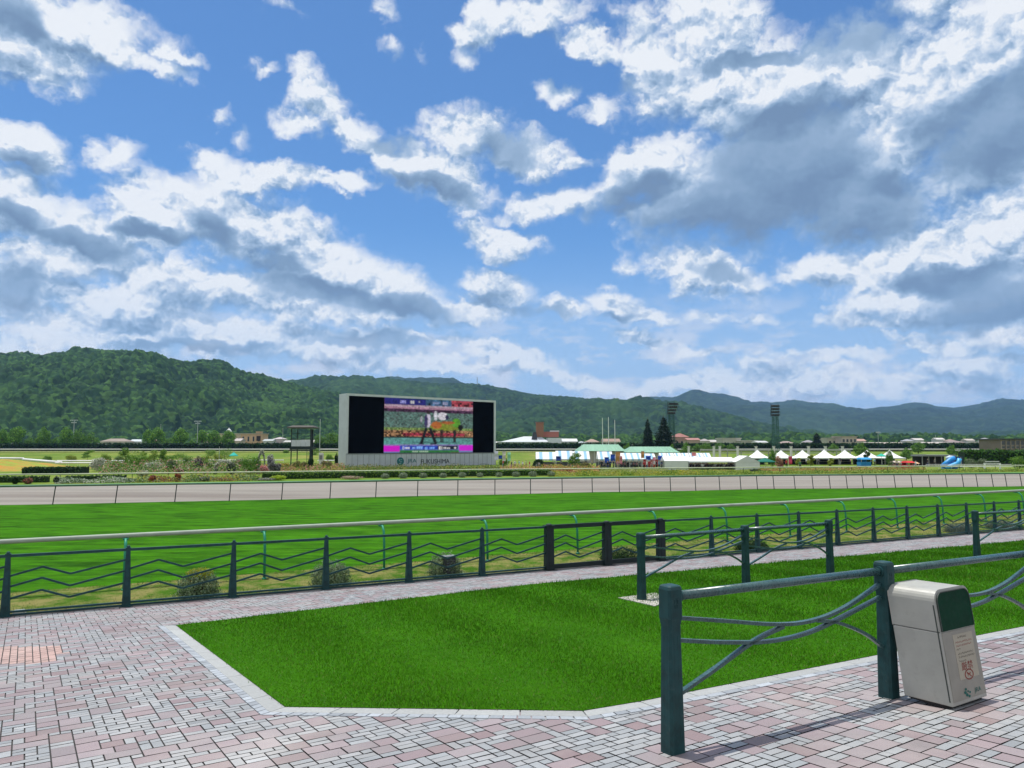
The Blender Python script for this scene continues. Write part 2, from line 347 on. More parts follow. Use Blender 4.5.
# turf course between the white rail and the dirt
x2 = np.linspace(-90, 130, 60); t2 = np.linspace(0, 1, 8); X2, T2 = np.meshgrid(x2, t2)
fy = F0.y + (X2-F0.x)*U.y/U.x + 2.35/U.x; ny = np.interp(X2, DN_X, DN_Y)
o = put(bpy.data.objects.new('turf', grid_mesh('turf', X2, fy + (np.maximum(ny, fy+.5)-fy)*T2, X2*0))); o.data.materials.append(G_TURF); tag(o, kind='structure')
# verge: the strip between fence and white rail falls from the apron to the turf
mb = MB()
for k in range(-30, 70):
    a, b = on_fence(k*1.0, .05), on_fence((k+1)*1.0, .05); c, d = on_fence((k+1)*1.0, 2.4), on_fence(k*1.0, 2.4)
    a.z -= .02; b.z -= .02; c.z = d.z = .004
    mb.quad(a, b, c, d)
tag(mb.build('verge', G_VERGE), kind='structure')
# dirt course
m, nt, p = newmat('dirt_course'); p.inputs['Roughness'].default_value = .95
c = mix(nt, (.185, .168, .146), (.27, .252, .218), remap(nt, noise(nt, .35, 7, .7, sc=(.25, 1.6, 1)), .3, .7))
c = mix(nt, c, (.13, .105, .09), remap(nt, noise(nt, .12, 5, .6, sc=(.2, 1.4, 1)), .5, .72, 0, .8)); nt.links.new(c, p.inputs['Base Color'])
bump(nt, p, noise(nt, 6, 6, .8), .8, .05); DIRT = m
ny = np.interp(X2, DN_X, DN_Y); fy2 = np.interp(X2, DE_X, DE_Y) + 1.4
X3, T3 = np.meshgrid(np.concatenate([np.linspace(-300, -90, 20), np.linspace(-85, 130, 80), np.linspace(140, 400, 20)]), t2)
n3 = np.interp(X3, DN_X, DN_Y) - .25; f3 = np.interp(X3, DE_X, DE_Y) + .2
wob = .18*np.sin(X3*1.7)+.12*np.sin(X3*4.1)
o = put(bpy.data.objects.new('dirt_track', grid_mesh('dirt_track', X3, n3 + (f3-n3)*T3 + wob*(T3 < .01), X3*0+.006))); o.data.materials.append(DIRT); tag(o, kind='structure')
X4, T4 = np.meshgrid(X3[0], np.linspace(0, 1, 3)); f4 = np.interp(X4, DE_X, DE_Y) + .15
o = put(bpy.data.objects.new('inner_verge', grid_mesh('inner_verge', X4, f4 + 1.2*T4, X4*0+.010))); o.data.materials.append(grass_mat('inner_verge_grass', (.08, .22, .03), (.13, .30, .05), scale=.5)); tag(o, kind='structure')
# ------------------------------------------------------------------ apron paving
LAWN = [AP(176, 626)[:2], AP(285, 708)[:2], AP(583, 712)[:2], AP(640, 702.5)[:2]]
_p, _q = Vector(AP(640, 702.5)[:2]), Vector(AP(1024, 627)[:2]); _d = (_q-_p).normalized(); LAWN.append(tuple(_p+_d*45))
_r, _s = Vector(AP(530, 585)[:2]), Vector(AP(1024, 541)[:2]); _e = (_s-_r).normalized()
LAWN += [tuple(_s+_e*26), tuple(_s), tuple(_r)]
LW = np.array(LAWN)
def inside(px, py, poly):
    c = np.zeros(px.shape, bool); n = len(poly)
    for i in range(n):
        x1, y1 = poly[i]; x2_, y2_ = poly[(i+1) % n]
        t = ((y1 > py) != (y2_ > py)); xi = (x2_-x1)*(py-y1)/((y2_-y1) if y2_ != y1 else 1e-9)+x1
        c ^= t & (px < xi)
    return c
def offset_poly(poly, w):                            # outward offset of a counter-clockwise or clockwise polygon
    n = len(poly); A = sum(poly[i][0]*poly[(i+1) % n][1]-poly[(i+1) % n][0]*poly[i][1] for i in range(n)); sgn = 1 if A > 0 else -1
    out = []
    for i in range(n):
        a, b, c = Vector(poly[i-1]), Vector(poly[i]), Vector(poly[(i+1) % n])
        d1, d2 = (b-a).normalized(), (c-b).normalized(); n1 = Vector((d1.y, -d1.x))*sgn; n2 = Vector((d2.y, -d2.x))*sgn
        k = (n1+n2); k = k/max(.35, (1+n1.dot(n2))); out.append(tuple(b+k*w))
    return out
LKB = offset_poly(LAWN, .07); LK = offset_poly(LAWN, .135); LK2 = offset_poly(LAWN, .205)
# joint bed under everything on the apron (its own sheet, sand and grit)
pts = [tuple(on_fence(-40)[:2]), tuple((F0-U*40-NV*40)[:2]), tuple((F0+U*90-NV*40)[:2]), tuple(on_fence(90)[:2])]
JOINT = M('joint_sand', (.045, .044, .044), .95, .3, 30)
sheet('pavement_bed', pts, lambda x, y: apron(x, y)-.006, JOINT)
# blocks laid at 33 degrees in a loose ashlar of 10 cm units
PA = R(33); pu = np.array([math.cos(PA), math.sin(PA)]); pn = np.array([-math.sin(PA), math.cos(PA)]); CELL = .071
def lay_blocks():
    n0, n1, m0, m1 = -200, 440, -125, 285                   # cells along pu, pn
    used = np.zeros((n1-n0, m1-m0), bool); V = []; C = []
    red_poly = [AP(-30, 648)[:2], AP(64, 646)[:2], AP(56, 662)[:2], AP(-30, 669)[:2]]
    org = np.array([-2.84, 4.75])
    fn = np.array([NV.x, NV.y]); f0 = np.array([F0.x, F0.y])
    shapes_pink = [(2,2), (3,2), (2,3), (3,2), (2,2)]; shapes_white = [(2,1), (1,2), (2,1), (2,1), (1,1)]
    ii, jj = np.meshgrid(np.arange(n0, n1), np.arange(m0, m1), indexing='ij')
    cx = org[0]+CELL*((ii+.5)*pu[0]+(jj+.5)*pn[0]); cy = org[1]+CELL*((ii+.5)*pu[1]+(jj+.5)*pn[1])
    ok = ~inside(cx, cy, LKB) & (((cx-f0[0])*fn[0]+(cy-f0[1])*fn[1]) < -.02) & (cy > 1.5)
    ok &= (np.abs(cx) < cy*.8+2.5)
    used |= ~ok
    red = inside(cx, cy, red_poly); rnd = random.Random(3)
    for i in range(n1-n0):
        for j in range(m1-m0):
            if used[i, j]: continue
            if red[i, j]: cand = [(2,1)] if (i//2+j) % 2 else [(1,2)]
            else: cand = [rnd.choice(shapes_pink), rnd.choice(shapes_white)] if rnd.random() < .37 else [rnd.choice(shapes_white)]
            for (a, b) in cand+[(1,1)]:
                if i+a <= n1-n0 and j+b <= m1-m0 and not used[i:i+a, j:j+b].any(): break
            used[i:i+a, j:j+b] = True
            g = .0048; zz = rnd.uniform(-.0012, .0012)
            q = [(i+n0, j+m0), (i+n0+a, j+m0), (i+n0+a, j+m0+b), (i+n0, j+m0+b)]
            s = [(1, 1), (-1, 1), (-1, -1), (1, -1)]
            tl = rnd.uniform(-.001, .001)
            for (u_, v_), (su, sv) in zip(q, s):
                u2 = u_*CELL+su*g; v2 = v_*CELL+sv*g; x = org[0]+u2*pu[0]+v2*pn[0]; y = org[1]+u2*pu[1]+v2*pn[1]
                V.append((x, y, apron(x, y)+.002+zz+tl*su))
            k = rnd.gauss(1, .055)
            if red[i, j]: c = (.40*k, .27*k, .235*k)
            elif a*b >= 4: c = rnd.choice([(.25, .20, .208), (.23, .178, .186), (.255, .215, .222), (.24, .205, .212), (.215, .16, .162)]); c = tuple(x*k for x in c)
            else: c = rnd.choice([(.27, .283, .292), (.285, .295, .30), (.245, .26, .27), (.30, .305, .31)]); c = tuple(x*k for x in c)
            if rnd.random() < .004: c = tuple(min(.8, x*1.3) for x in c)
            C.append(c)
    # walkway beyond: the same blocks continue along the fence
    me = bulk_mesh('paving', np.array(V), 4, np.array(C)); m, nt, p = newmat('paving_blocks'); p.inputs['Roughness'].default_value = .62; p.inputs['Specular IOR Level'].default_value = .4
    a = N(nt, 'ShaderNodeAttribute', attribute_name='tone')
    f = remap(nt, noise(nt, 140, 3, .8), .2, .8, .8, 1.2); v = N(nt, 'ShaderNodeVectorMath', operation='SCALE'); nt.links.new(a.outputs['Color'], v.inputs[0]); nt.links.new(f, v.inputs['Scale'])
    c = mix(nt, v.outputs[0], (.19, .18, .17), remap(nt, noise(nt, 1.3, 7, .72), .48, .72, 0, .6))
    c = mix(nt, c, (.55, .51, .46), remap(nt, noise(nt, .55, 5, .7), .5, .8, 0, .35))
    nt.links.new(c, p.inputs['Base Color']); bump(nt, p, noise(nt, 220, 3, .7), .25, .002)
    me.materials.append(m); o = put(bpy.data.objects.new('pavement', me)); tag(o, kind='structure')
lay_blocks()
# kerb stones round the lawn, and the row of small setts beside them
KM = MV('kerb_stone', .7, .16, 40); mbk = MB(); mbs = MB(); rnd = random.Random(8)
for i in list(range(0, 4)):
    for (A, B, C_, D_, L_, gap, mbx, col, dz) in ((LAWN[i], LAWN[i+1], LK[i], LK[i+1], .46, .004, mbk, (.31, .32, .315), .008), (LK[i], LK[i+1], LK2[i], LK2[i+1], .10, .006, mbs, (.29, .315, .34), .0065)):
        A, B, C_, D_ = map(Vector, (A, B, C_, D_)); n = max(1, round((B-A).length/L_)); n = min(n, 260)
        for k in range(n):
            t0, t1 = k/n+gap/(B-A).length, (k+1)/n-gap/(B-A).length
            e = .006 if L_ < .2 else 0.002
            q = [A.lerp(B, t0), A.lerp(B, t1), C_.lerp(D_, t1), C_.lerp(D_, t0)]
            kk = rnd.gauss(1, .05 if L_ > .2 else .13)
            top = [(p.x, p.y, apron(p.x, p.y)+dz) for p in q]; bot = [(p.x, p.y, apron(p.x, p.y)-.02) for p in q]
            mbx.hexa(bot, top, tuple(c*kk for c in col))
tag(mbk.build('kerb', KM, bevel=.003), kind='structure'); tag(mbs.build('kerb', KM), kind='structure')
# lawn
mb = MB(); mb.add([(x, y, apron(x, y)+.012) for x, y in LAWN], [tuple(range(len(LAWN)))]); me = mb.mesh('lawn')
tag(mb.build('lawn', G_LAWN), kind='structure')
def grass_blades():
    r = RNG; n = 620000
    Y = 5.3 + (r.random(n)**1.7)*19; X = (r.random(n)*2-1)*(Y*.74+.3)
    ok = inside(X, Y, LAWN); X, Y = X[ok], Y[ok]; n = len(X); X = X+.014*r.standard_normal(n); Y = Y+.014*r.standard_normal(n)
    h = (.014+.020*r.random(n))*(1+.25*np.sin(X*3.1+Y*1.7))*np.clip(Y/9, .8, 1.7); w = .0016*np.clip(Y/5.5, 1, 4)*1.5; a = r.random(n)*math.pi*2; lean = .012*r.standard_normal((n, 2))
    z = apron(X, Y)+.010
    V = np.empty((n, 3, 3)); dx, dy = np.cos(a)*w, np.sin(a)*w
    V[:, 0] = np.stack([X-dx, Y-dy, z], -1); V[:, 1] = np.stack([X+dx, Y+dy, z], -1); V[:, 2] = np.stack([X+lean[:, 0], Y+lean[:, 1], z+h], -1)
    t = r.random(n)[:, None]; mot = (.5+.5*np.sin(X*2.3+1.5*np.sin(Y*1.9))*np.cos(Y*1.4-X))[:, None]; t = np.clip(.85*t+.2*mot-.03, 0, 1); C = np.array([.026, .125, .0015])*(1-t)+np.array([.082, .235, .005])*t
    dry = (r.random(n) < .035)[:, None]; C = np.where(dry, np.array([.17, .19, .05]), C)
    me = bulk_mesh('lawn_blades', V.reshape(-1, 3), 3, C); me.materials.append(MV('grass_blade', .55, .2, .9, trans=.35))
    tag(put(bpy.data.objects.new('grass', me)), 'short green blades of the mown lawn inside the kerb', 'grass', kind='stuff')
grass_blades()
# concrete pad in the lawn under the railing end
mb = MB(); q = [AP(618, 599), AP(655, 607.5), AP(672, 600), AP(655, 594)]
mb.hexa([(x, y, z-.02) for x, y, z in q], [(x, y, z+.022) for x, y, z in q])
tag(mb.build('path', M('pad_concrete', (.38, .36, .33), .85, .15, 8)), kind='structure')
# tufts on the verge
def verge_tufts():
    r = RNG; n = 60000; s = r.random(n)*44-6; t = .1+2.3*r.random(n)
    X = F0.x+U.x*s+NV.x*t; Y = F0.y+U.y*s+NV.y*t; z = apron(X, Y)*(1-t/2.4)-.01
    h = .03+.05*r.random(n); a = r.random(n)*6.28; w = .006
    V = np.empty((n, 3, 3)); V[:, 0] = np.stack([X-np.cos(a)*w, Y-np.sin(a)*w, z], -1); V[:, 1] = np.stack([X+np.cos(a)*w, Y+np.sin(a)*w, z], -1)
    V[:, 2] = np.stack([X+.03*r.standard_normal(n), Y+.03*r.standard_normal(n), z+h], -1)
    nz = (np.sin(X*1.3+2*np.sin(Y*.9))+np.sin(Y*2.1+X)*.6+1.2*r.standard_normal(n)*.5 > .2)[:, None]
    C = np.where(nz, np.array([.17, .165, .055]), np.array([.05, .12, .012]))*(.8+.4*r.random(n))[:, None]
    me = bulk_mesh('verge_tufts', V.reshape(-1, 3), 3, C); me.materials.append(MV('grass_blade', .55, .2, .9, trans=.35))
    tag(put(bpy.data.objects.new('grass', me)), 'rough half dry grass between the zigzag fence and the white rail', 'grass', kind='stuff')
verge_tufts()
# ------------------------------------------------------------------ materials of the street furniture
TEAL = M('teal_paint', (.010, .048, .051), .5, .4, 9, metal=.0, dirt=(.05, .085, .08), spec=.3)
TEAL_L = M('teal_paint_bars', (.032, .082, .084), .28, .3, 12, dirt=(.09, .12, .11), spec=.7)
TEAL_D = M('teal_paint_gate', (.008, .018, .020), .5, .3, 8)
def local(p, o, u):                                   # local frame helper: along u, across n
    return
# ------------------------------------------------------------------ zigzag fence along the course
def zig_post(mb, h, wb, wt):
    b = [(-wb/2,-wb*.32,0),(wb/2,-wb*.32,0),(wb/2,wb*.32,0),(-wb/2,wb*.32,0)]; t = [(-wt/2,-wt*.4,h-.05),(wt/2,-wt*.4,h-.05),(wt/2,wt*.4,h-.05),(-wt/2,wt*.4,h-.05)]
    mb.hexa(b, t); mb.box(-wt*.62, wt*.62, -wt*.55, wt*.55, h-.049, h-.035); mb.lathe([(wt*.42, 0), (wt*.42, .02), (wt*.2, .036)], (0, 0, h-.034), 10)
    mb.box(-wb*.75, wb*.75, -wb*.5, wb*.5, 0, .018)
    mb.box(-wb*.16, wb*.16, -wb*.36, -wb*.32, .1, h*.62)
def build_fence():
    px_s = [8,128,233.5,326,409,482,549,607,661,712,758,800,838.5,875,909,940,969,997,1022]
    k = U.y/U.x; S = []
    for px in px_s:
        d = ray(px, 560); r = d[0]/d[1]; X = (F0.y-k*F0.x)*r/(1-k*r); S.append((X-F0.x)/U.x)
    S = [S[0]-1.67*j for j in (3, 2, 1)] + S + [S[-1]+1.75*j for j in range(1, 5)]
    t = thing('zigzag_fence', 'dark teal metal fence with three zigzag bars per bay, along the edge of the paving', 'fence', F0)
    proto = None; gate = {9, 10, 11}
    small = MB(); zig_post(small, 1.0, .135, .062); big = MB(); zig_post(big, 1.0, .20, .17)
    rz = math.atan2(U.y, U.x); mS = small.mesh('post'); mS.materials.append(TEAL); mG = big.mesh('gate_post'); mG.materials.append(TEAL_D)
    for i, s in enumerate(S):
        g = i in gate; o = put(bpy.data.objects.new('gate_post' if g else 'post', mG if g else mS), t)
        p = on_fence(s) - F0; o.location = p; o.rotation_euler = (0, 0, rz)
        if g: o['label'] = 'thick black gate post'
    for i in range(len(S)-1):
        a, b = on_fence(S[i]), on_fence(S[i+1]); a -= F0; b -= F0; d = (b-a); L_ = d.length; d.normalize()
        gt = i in (9, 10); e = .02 if not gt else .06
        P = lambda q, h: a + (b-a)*q + Vector((0, 0, h))
        q0, q1 = e/L_, 1-e/L_
        m_ = TEAL_D if gt else TEAL
        tr = MB(); tr.bar(P(q0, .93), P(q1, .93), .05, .042 if not gt else .09)
        par = tr.build('gate_rail' if gt else 'top_rail', m_, t)
        br = MB(); br.bar(P(q0, .075), P(q1, .075), .04, .03 if not gt else .10); 
        if not gt: br.bar(P(q0, .03), P(q1, .03), .05, .02)
        br.build('bottom_rail', m_, t)
        for y0, y1, y2, y3 in ((.37, .23, .39, .19), (.56, .43, .61, .40), (.78, .65, .82, .63)):
            zb = MB(); f = lambda v: .93-.85*v
            pts = [P(q0, f(y0)), P(.28, f(y1)), P(.51, f(y2)), P(q1, f(y3))]
            for u_, w_ in zip(pts, pts[1:]): zb.bar(u_, w_, .020, .031)
            zb.build('zigzag_bar', TEAL, t)
    kb = MB()
    for k_ in range(-6, 60):
        a, b = on_fence(k_*1.0), on_fence((k_+1)*1.0)
        A = a+NV*-.06; B = b+NV*-.06; C_ = b+NV*.10; D_ = a+NV*.10
        kb.hexa([p-Vector((0, 0, .05)) for p in (A, B, C_, D_)], [p+Vector((0, 0, .014)) for p in (A, B, C_, D_)])
    tag(kb.build('kerb', M('dark_kerb', (.12, .12, .12), .85, .3, 10)), kind='structure')
build_fence()
# ------------------------------------------------------------------ white running rail beyond the fence
def build_white_rail():
    WHITE = M('rail_plastic', (.30, .35, .29), .6, .12, 3, dirt=(.20, .22, .18), spec=.2); GR = M('rail_post_green', (.02, .22, .13), .4, .2, 8)
    base = Vector((-7.3, 14.18, 0)); t = thing('running_rail', 'white half round running rail on green gooseneck posts beside the turf', 'rail', base)
    prof = [(-.038, -.028), (.036, -.046), (.055, -.024), (.053, .018), (.028, .038), (-.013, .036), (-.040, .012)]
    mb = MB(); a = U*-22; b = U*62; n = len(prof)
    segs = 42; vs = []
    for i in range(segs+1):
        c = a + (b-a)*i/segs; c.z = .98
        vs += [tuple(c - NV*x*1.0 + Vector((0, 0, z))) for x, z in prof]
    fs = [(i*n+j, i*n+(j+1) % n, (i+1)*n+(j+1) % n, (i+1)*n+j) for i in range(segs) for j in range(n)]
    mb.add(vs, fs); mb.build('rail', WHITE, t, smooth=True)
    pm = MB(); pm.tube([(0, .26, 0), (0, .24, .55), (0, .20, .80), (0, .12, .90), (0, .02, .92)], .026, 10); pm.box(-.05, .05, -.05, .06, .90, .925); pm.lathe([(.05, 0), (.04, .03)], (0, .26, 0), 10)
    pm2 = pm.mesh('post'); pm2.materials.append(GR); pm2.polygons.foreach_set('use_smooth', [True]*len(pm2.polygons))
    for k in range(-6, 20):
        o = put(bpy.data.objects.new('post', pm2), t); o.location = U*(2.5*k); o.rotation_euler = (0, 0, math.atan2(U.y, U.x)+math.pi)
build_white_rail()
# ------------------------------------------------------------------ handrails of the apron
def post_mesh():
    mb = MB(); s = .072
    def ring(w, d, z, ch=.28):
        c = ch; return [(-w,-d*(1-c),z),(-w*(1-c),-d,z),(w*(1-c),-d,z),(w,-d*(1-c),z),(w,d*(1-c),z),(w*(1-c),d,z),(-w*(1-c),d,z),(-w,d*(1-c),z)]
    rings = [ring(.074,.074,-.06), ring(.074,.074,0), ring(.066,.066,.42), ring(.060,.060,.72), ring(.060,.060,.755), ring(.071,.071,.80), ring(.071,.071,.972), ring(.064,.064,.990), ring(.05,.05,.996)]
    vs = [p for r in rings for p in r]; n = 8
    fs = [(i*n+k, i*n+(k+1) % n, (i+1)*n+(k+1) % n, (i+1)*n+k) for i in range(len(rings)-1) for k in range(n)] + [tuple((len(rings)-1)*n+k for k in range(n))]
    mb.add(vs, fs)
    for sx, sy in ((0,-1),(0,1),(-1,0),(1,0)):            # raised staves on the shaft faces
        for o_ in (-.018, .018):
            if sx == 0: mb.hexa([(o_-.007,sy*.070-.004,.02),(o_+.007,sy*.070-.004,.02),(o_+.007,sy*.070+.004,.02),(o_-.007,sy*.070+.004,.02)], [(o_-.006,sy*.058-.004,.70),(o_+.006,sy*.058-.004,.70),(o_+.006,sy*.058+.004,.70),(o_-.006,sy*.058+.004,.70)])
            else: mb.hexa([(sx*.070-.004,o_-.007,.02),(sx*.070+.004,o_-.007,.02),(sx*.070+.004,o_+.007,.02),(sx*.070-.004,o_+.007,.02)], [(sx*.058-.004,o_-.006,.70),(sx*.058+.004,o_-.006,.70),(sx*.058+.004,o_+.006,.70),(sx*.058-.004,o_+.006,.70)])
        # cast relief mark: a small raised crest of two petals on the head
    for sy in (-1,):
        for ox, oz in ((-.014, .905), (.014, .905), (-.010, .875), (.010, .875)):
            mb.box(ox-.008, ox+.008, sy*.0745, sy*.071, oz-.011, oz+.011)
    mb.v = [(x*.80, y*.80, z) for x, y, z in mb.v]
    me = mb.mesh('post'); me.materials.append(TEAL); return me
PM = post_mesh()
def bezline(P, n=14):                                     # Catmull-Rom through given (t, h) pairs
    out = []
    for i in range(len(P)-1):
        p0, p1, p2, p3 = P[max(i-1, 0)], P[i], P[i+1], P[min(i+2, len(P)-1)]
        for k in range(n):
            t = k/n; out.append(tuple(.5*((2*b)+(-a+c)*t+(2*a-5*b+4*c-d)*t*t+(-a+3*b-3*c+d)*t**3) for a, b, c, d in zip(p0, p1, p2, p3)))
    out.append(P[-1]); return out
def handrail(posts, label, loc_i=0):
    o0 = Vector((posts[0][0], posts[0][1], apron(*posts[0]))); t = thing('handrail', label, 'railing', o0)
    for i, (x, y) in enumerate(posts):
        o = put(bpy.data.objects.new('post', PM), t); o.location = Vector((x, y, apron(x, y)))-o0
        a, b = posts[max(i-1, 0)], posts[min(i+1, len(posts)-1)]; o.rotation_euler = (0, 0, math.atan2(b[1]-a[1], b[0]-a[0]))
    for i in range(len(posts)-1):
        a = Vector((*posts[i], apron(*posts[i])))-o0; b = Vector((*posts[i+1], apron(*posts[i+1])))-o0
        d = (b-a); L_ = Vector((d.x, d.y, 0)).length; e = .06/L_
        P = lambda q, h: a+(b-a)*q+Vector((0, 0, h))
        hr = MB(); hr.tube([P(e, .925), P(.5, .925), P(1-e, .925)], .029, 14); rl_ = hr.build('rail', TEAL_L, t, smooth=True)
        cl = MB()
        for q_ in (e*1.02, 1-e*1.02): c0 = P(q_, .925); dd = d.normalized()*.012; cl.tube([c0-dd, c0+dd], .040, 14)
        cl.build('collar', TEAL, rl_)
        curves = [([(e, .79), (.2, .735), (.45, .655), (.62, .645), (.78, .70), (1-e, .83)]),
                  ([(e, .655), (.2, .60), (.40, .555), (.58, .565), (.74, .625), (1-e, .735)]),
                  ([(e, .335), (.18, .45), (.34, .575), (.47, .635)]),
                  ([(.63, .64), (.74, .60), (.88, .49), (1-e, .375)])]
        for c in curves:
            cb = MB(); pts = bezline(c, 8); prev = None
            vs = []; w, h = .016, .011
            n_ = Vector((-d.y, d.x, 0)).normalized()
            for j, (q, z) in enumerate(pts):
                c0 = P(q, z); q2 = pts[min(j+1, len(pts)-1)]; q1 = pts[max(j-1, 0)]; tv = (P(*q2)-P(*q1)).normalized(); up = tv.cross(n_)
                if up.z < 0: up = -up
                vs += [c0-n_*w-up*h, c0+n_*w-up*h, c0+n_*w+up*h, c0-n_*w+up*h]
            fs = [(j*4+k, j*4+(k+1) % 4, (j+1)*4+(k+1) % 4, (j+1)*4+k) for j in range(len(pts)-1) for k in range(4)] + [(0,1,2,3), tuple(len(vs)-4+k for k in range(4))]
            cb.add(vs, fs); cb.build('curved_bar', TEAL_L, t)
def APd(px, py): return AP(px, py)[:2]
A1 = Vector(APd(673, 752)); A2 = Vector(APd(889, 697)); dA = A2-A1
handrail([tuple(A1), tuple(A2), tuple(A2+dA*1.02), tuple(A2+dA*2.04)], 'nearest teal handrail with curved bars, behind the rubbish bin')
handrail([(1.92, 11.18), (3.90, 12.56), (5.80, 13.72)], 'two bay teal handrail with curved bars in the middle of the lawn')
handrail([(9.9, 16.0), (12.0, 17.2), (14.1, 18.4)], 'far teal handrail with curved bars, cut by the right edge of the photo')
# ------------------------------------------------------------------ rubbish bin
def text_mesh(body, size, ext=.0, align='CENTER'):
    c = bpy.data.curves.new('t', 'FONT'); c.body = body; c.size = size; c.extrude = ext; c.align_x = align; c.align_y = 'CENTER'
    o = bpy.data.objects.new('t', c); COL.objects.link(o); dg = bpy.context.evaluated_depsgraph_get()
    me = bpy.data.meshes.new_from_object(o.evaluated_get(dg)); bpy.data.objects.remove(o); return me
def build_bin():
    p0, p1, p2 = Vector(AP(905, 702)), Vector(AP(954, 711)), Vector(AP(988, 700))      # back-left, front-left, front-right on the paving
    dep = (p1-p0); wid = (p2-p1); wid.z = 0; dep.z = 0; dz = dep.normalized(); wz = wid.normalized()
    D_, W_ = dep.length, wid.length; H = .80
    o0 = p1.copy(); ang = math.atan2(wz.y, wz.x)
    t = thing('rubbish_bin', 'leaning beige metal litter bin with green flap and notice, beside the near handrail post', 'litter bin', o0, ang)
    # local frame: x along width (front), y = into depth (away from the front), z up
    c_, s_ = math.cos(-ang), math.sin(-ang); bk = -dz; by = Vector((bk.x*c_-bk.y*s_, bk.x*s_+bk.y*c_, 0)).normalized()
    LEAN = .10                                                                            # the body leans back
    def Q(x, y, z, lean=True): return (x+by.x*(y+(LEAN*z/H if lean else 0)), by.y*(y+(LEAN*z/H if lean else 0)), z)
    r = .075
    prof = [(0, .045)] + [(r-r*math.cos(a), H-r+r*math.sin(a)) for a in np.linspace(0, math.pi/2, 7)] + [(W_-r+r*math.sin(a), H-r+r*math.cos(a)) for a in np.linspace(0, math.pi/2, 7)] + [(W_, .045)]
    def shell(y0, y1, inset=0, z0=None):
        mb = MB(); pr = [(min(max(x, inset), W_-inset), z-(inset if z > H-.03 else 0)) for x, z in prof]
        if z0: pr = [(x, max(z, z0)) for x, z in pr]
        n = len(pr); mb.add([Q(x, y0, z) for x, z in pr]+[Q(x, y1, z) for x, z in pr], [(i, i+1, n+i+1, n+i) for i in range(n-1)]+[tuple(range(n)), tuple(n+i for i in range(n))[::-1], (0, n, 2*n-1, n-1)])
        return mb
    BEIGE = M('bin_paint', (.36, .36, .325), .4, .1, 5, dirt=(.27, .26, .23), spec=.45); STEEL = M('bin_steel', (.27, .26, .225), .45, .12, 7, metal=.1, dirt=(.26, .25, .23)); GREEN = M('bin_flap_green', (.003, .036, .018), .6, .2, 8, spec=.1)
    # body below and hood above with a seam at two thirds
    zs = H*.645
    lo = MB(); n = 2
    b = [Q(0, 0, .022), Q(W_, 0, .022), Q(W_, D_, .022), Q(0, D_, .022)]; tt_ = [Q(0, 0, zs-.003), Q(W_, 0, zs-.003), Q(W_, D_, zs-.003), Q(0, D_, zs-.003)]
    lo.hexa(b, tt_); lo.build('body', BEIGE, t, bevel=.006)
    hood = shell(0, D_, 0, zs+.001); hood.build('hood', BEIGE, t, bevel=.004)
    base = MB(); base.hexa([Q(.02, .03, -.012), Q(W_-.02, .03, -.012), Q(W_-.02, D_-.02, .01), Q(.02, D_-.02, .01)], [Q(.02, .03, .021), Q(W_-.02, .03, .021), Q(W_-.02, D_-.02, .021), Q(.02, D_-.02, .021)]); base.build('base', M('black_plastic', (.02, .02, .02), .6), t)
    # front: steel panel and green flap, a few mm proud
    fp = MB(); fp.hexa([Q(.012, -.004, .05), Q(W_-.012, -.004, .05), Q(W_-.012, .0, .05), Q(.012, .0, .05)], [Q(.012, -.004, zs-.004), Q(W_-.012, -.004, zs-.004), Q(W_-.012, .0, zs-.004), Q(.012, .0, zs-.004)]); panel = fp.build('front_panel', STEEL, t)
    fl = MB(); pr = [(x, z) for x, z in [(.014, zs+.004)] + [(.014+r*.9-r*.9*math.cos(a), H-.016-r*.9+r*.9*math.sin(a)) for a in np.linspace(0, math.pi/2, 7)] + [(W_-.014-r*.9+r*.9*math.sin(a), H-.016-r*.9+r*.9*math.cos(a)) for a in np.linspace(0, math.pi/2, 7)] + [(W_-.014, zs+.004)]]
    n = len(pr); fl.add([Q(x, -.006, z) for x, z in pr]+[Q(x, .0, z) for x, z in pr], [tuple(range(n))]+[(i, i+1, n+i+1, n+i) for i in range(n-1)]); fl.build('flap', GREEN, t)
    fr = MB(); 
    for (xa, za), (xb, zb) in zip(pr, pr[1:]): fr.bar(Q(xa, -.007, za), Q(xb, -.007, zb), .006, .006)
    fr.build('flap_frame', M('bin_trim', (.05, .06, .055), .5), t)
    sl_ = MB(); sl_.hexa([Q(-.002, .012, .05), Q(-.002, .020, .05), Q(.002, .020, .05), Q(.002, .012, .05)], [Q(-.002, .012, H-.1), Q(-.002, .020, H-.1), Q(.002, .020, H-.1), Q(.002, .012, H-.1)]); sl_.build('seam_strip', M('bin_trim', (.05, .06, .055), .5), t)
    # notice sticker with its print; positions are measured on the panel (x from left edge, z up)
    st = MB(); xa, xb = W_*.30, W_*.86; za, zb = H*.225, H*.605
    st.hexa([Q(xa, -.0055, za), Q(xb, -.0055, za), Q(xb, -.0042, za), Q(xa, -.0042, za)], [Q(xa, -.0055, zb), Q(xb, -.0055, zb), Q(xb, -.0042, zb), Q(xa, -.0042, zb)]); stk = st.build('notice', M('notice_sheet', (.36, .33, .26), .5, .08, 6), t)
    RED = M('print_red', (.22, .03, .02), .6, .1); BLK = M('print_black', (.05, .045, .03), .6, .1); GRN = M('print_green', (.012, .11, .09), .6, .1)
    rr = random.Random(4)
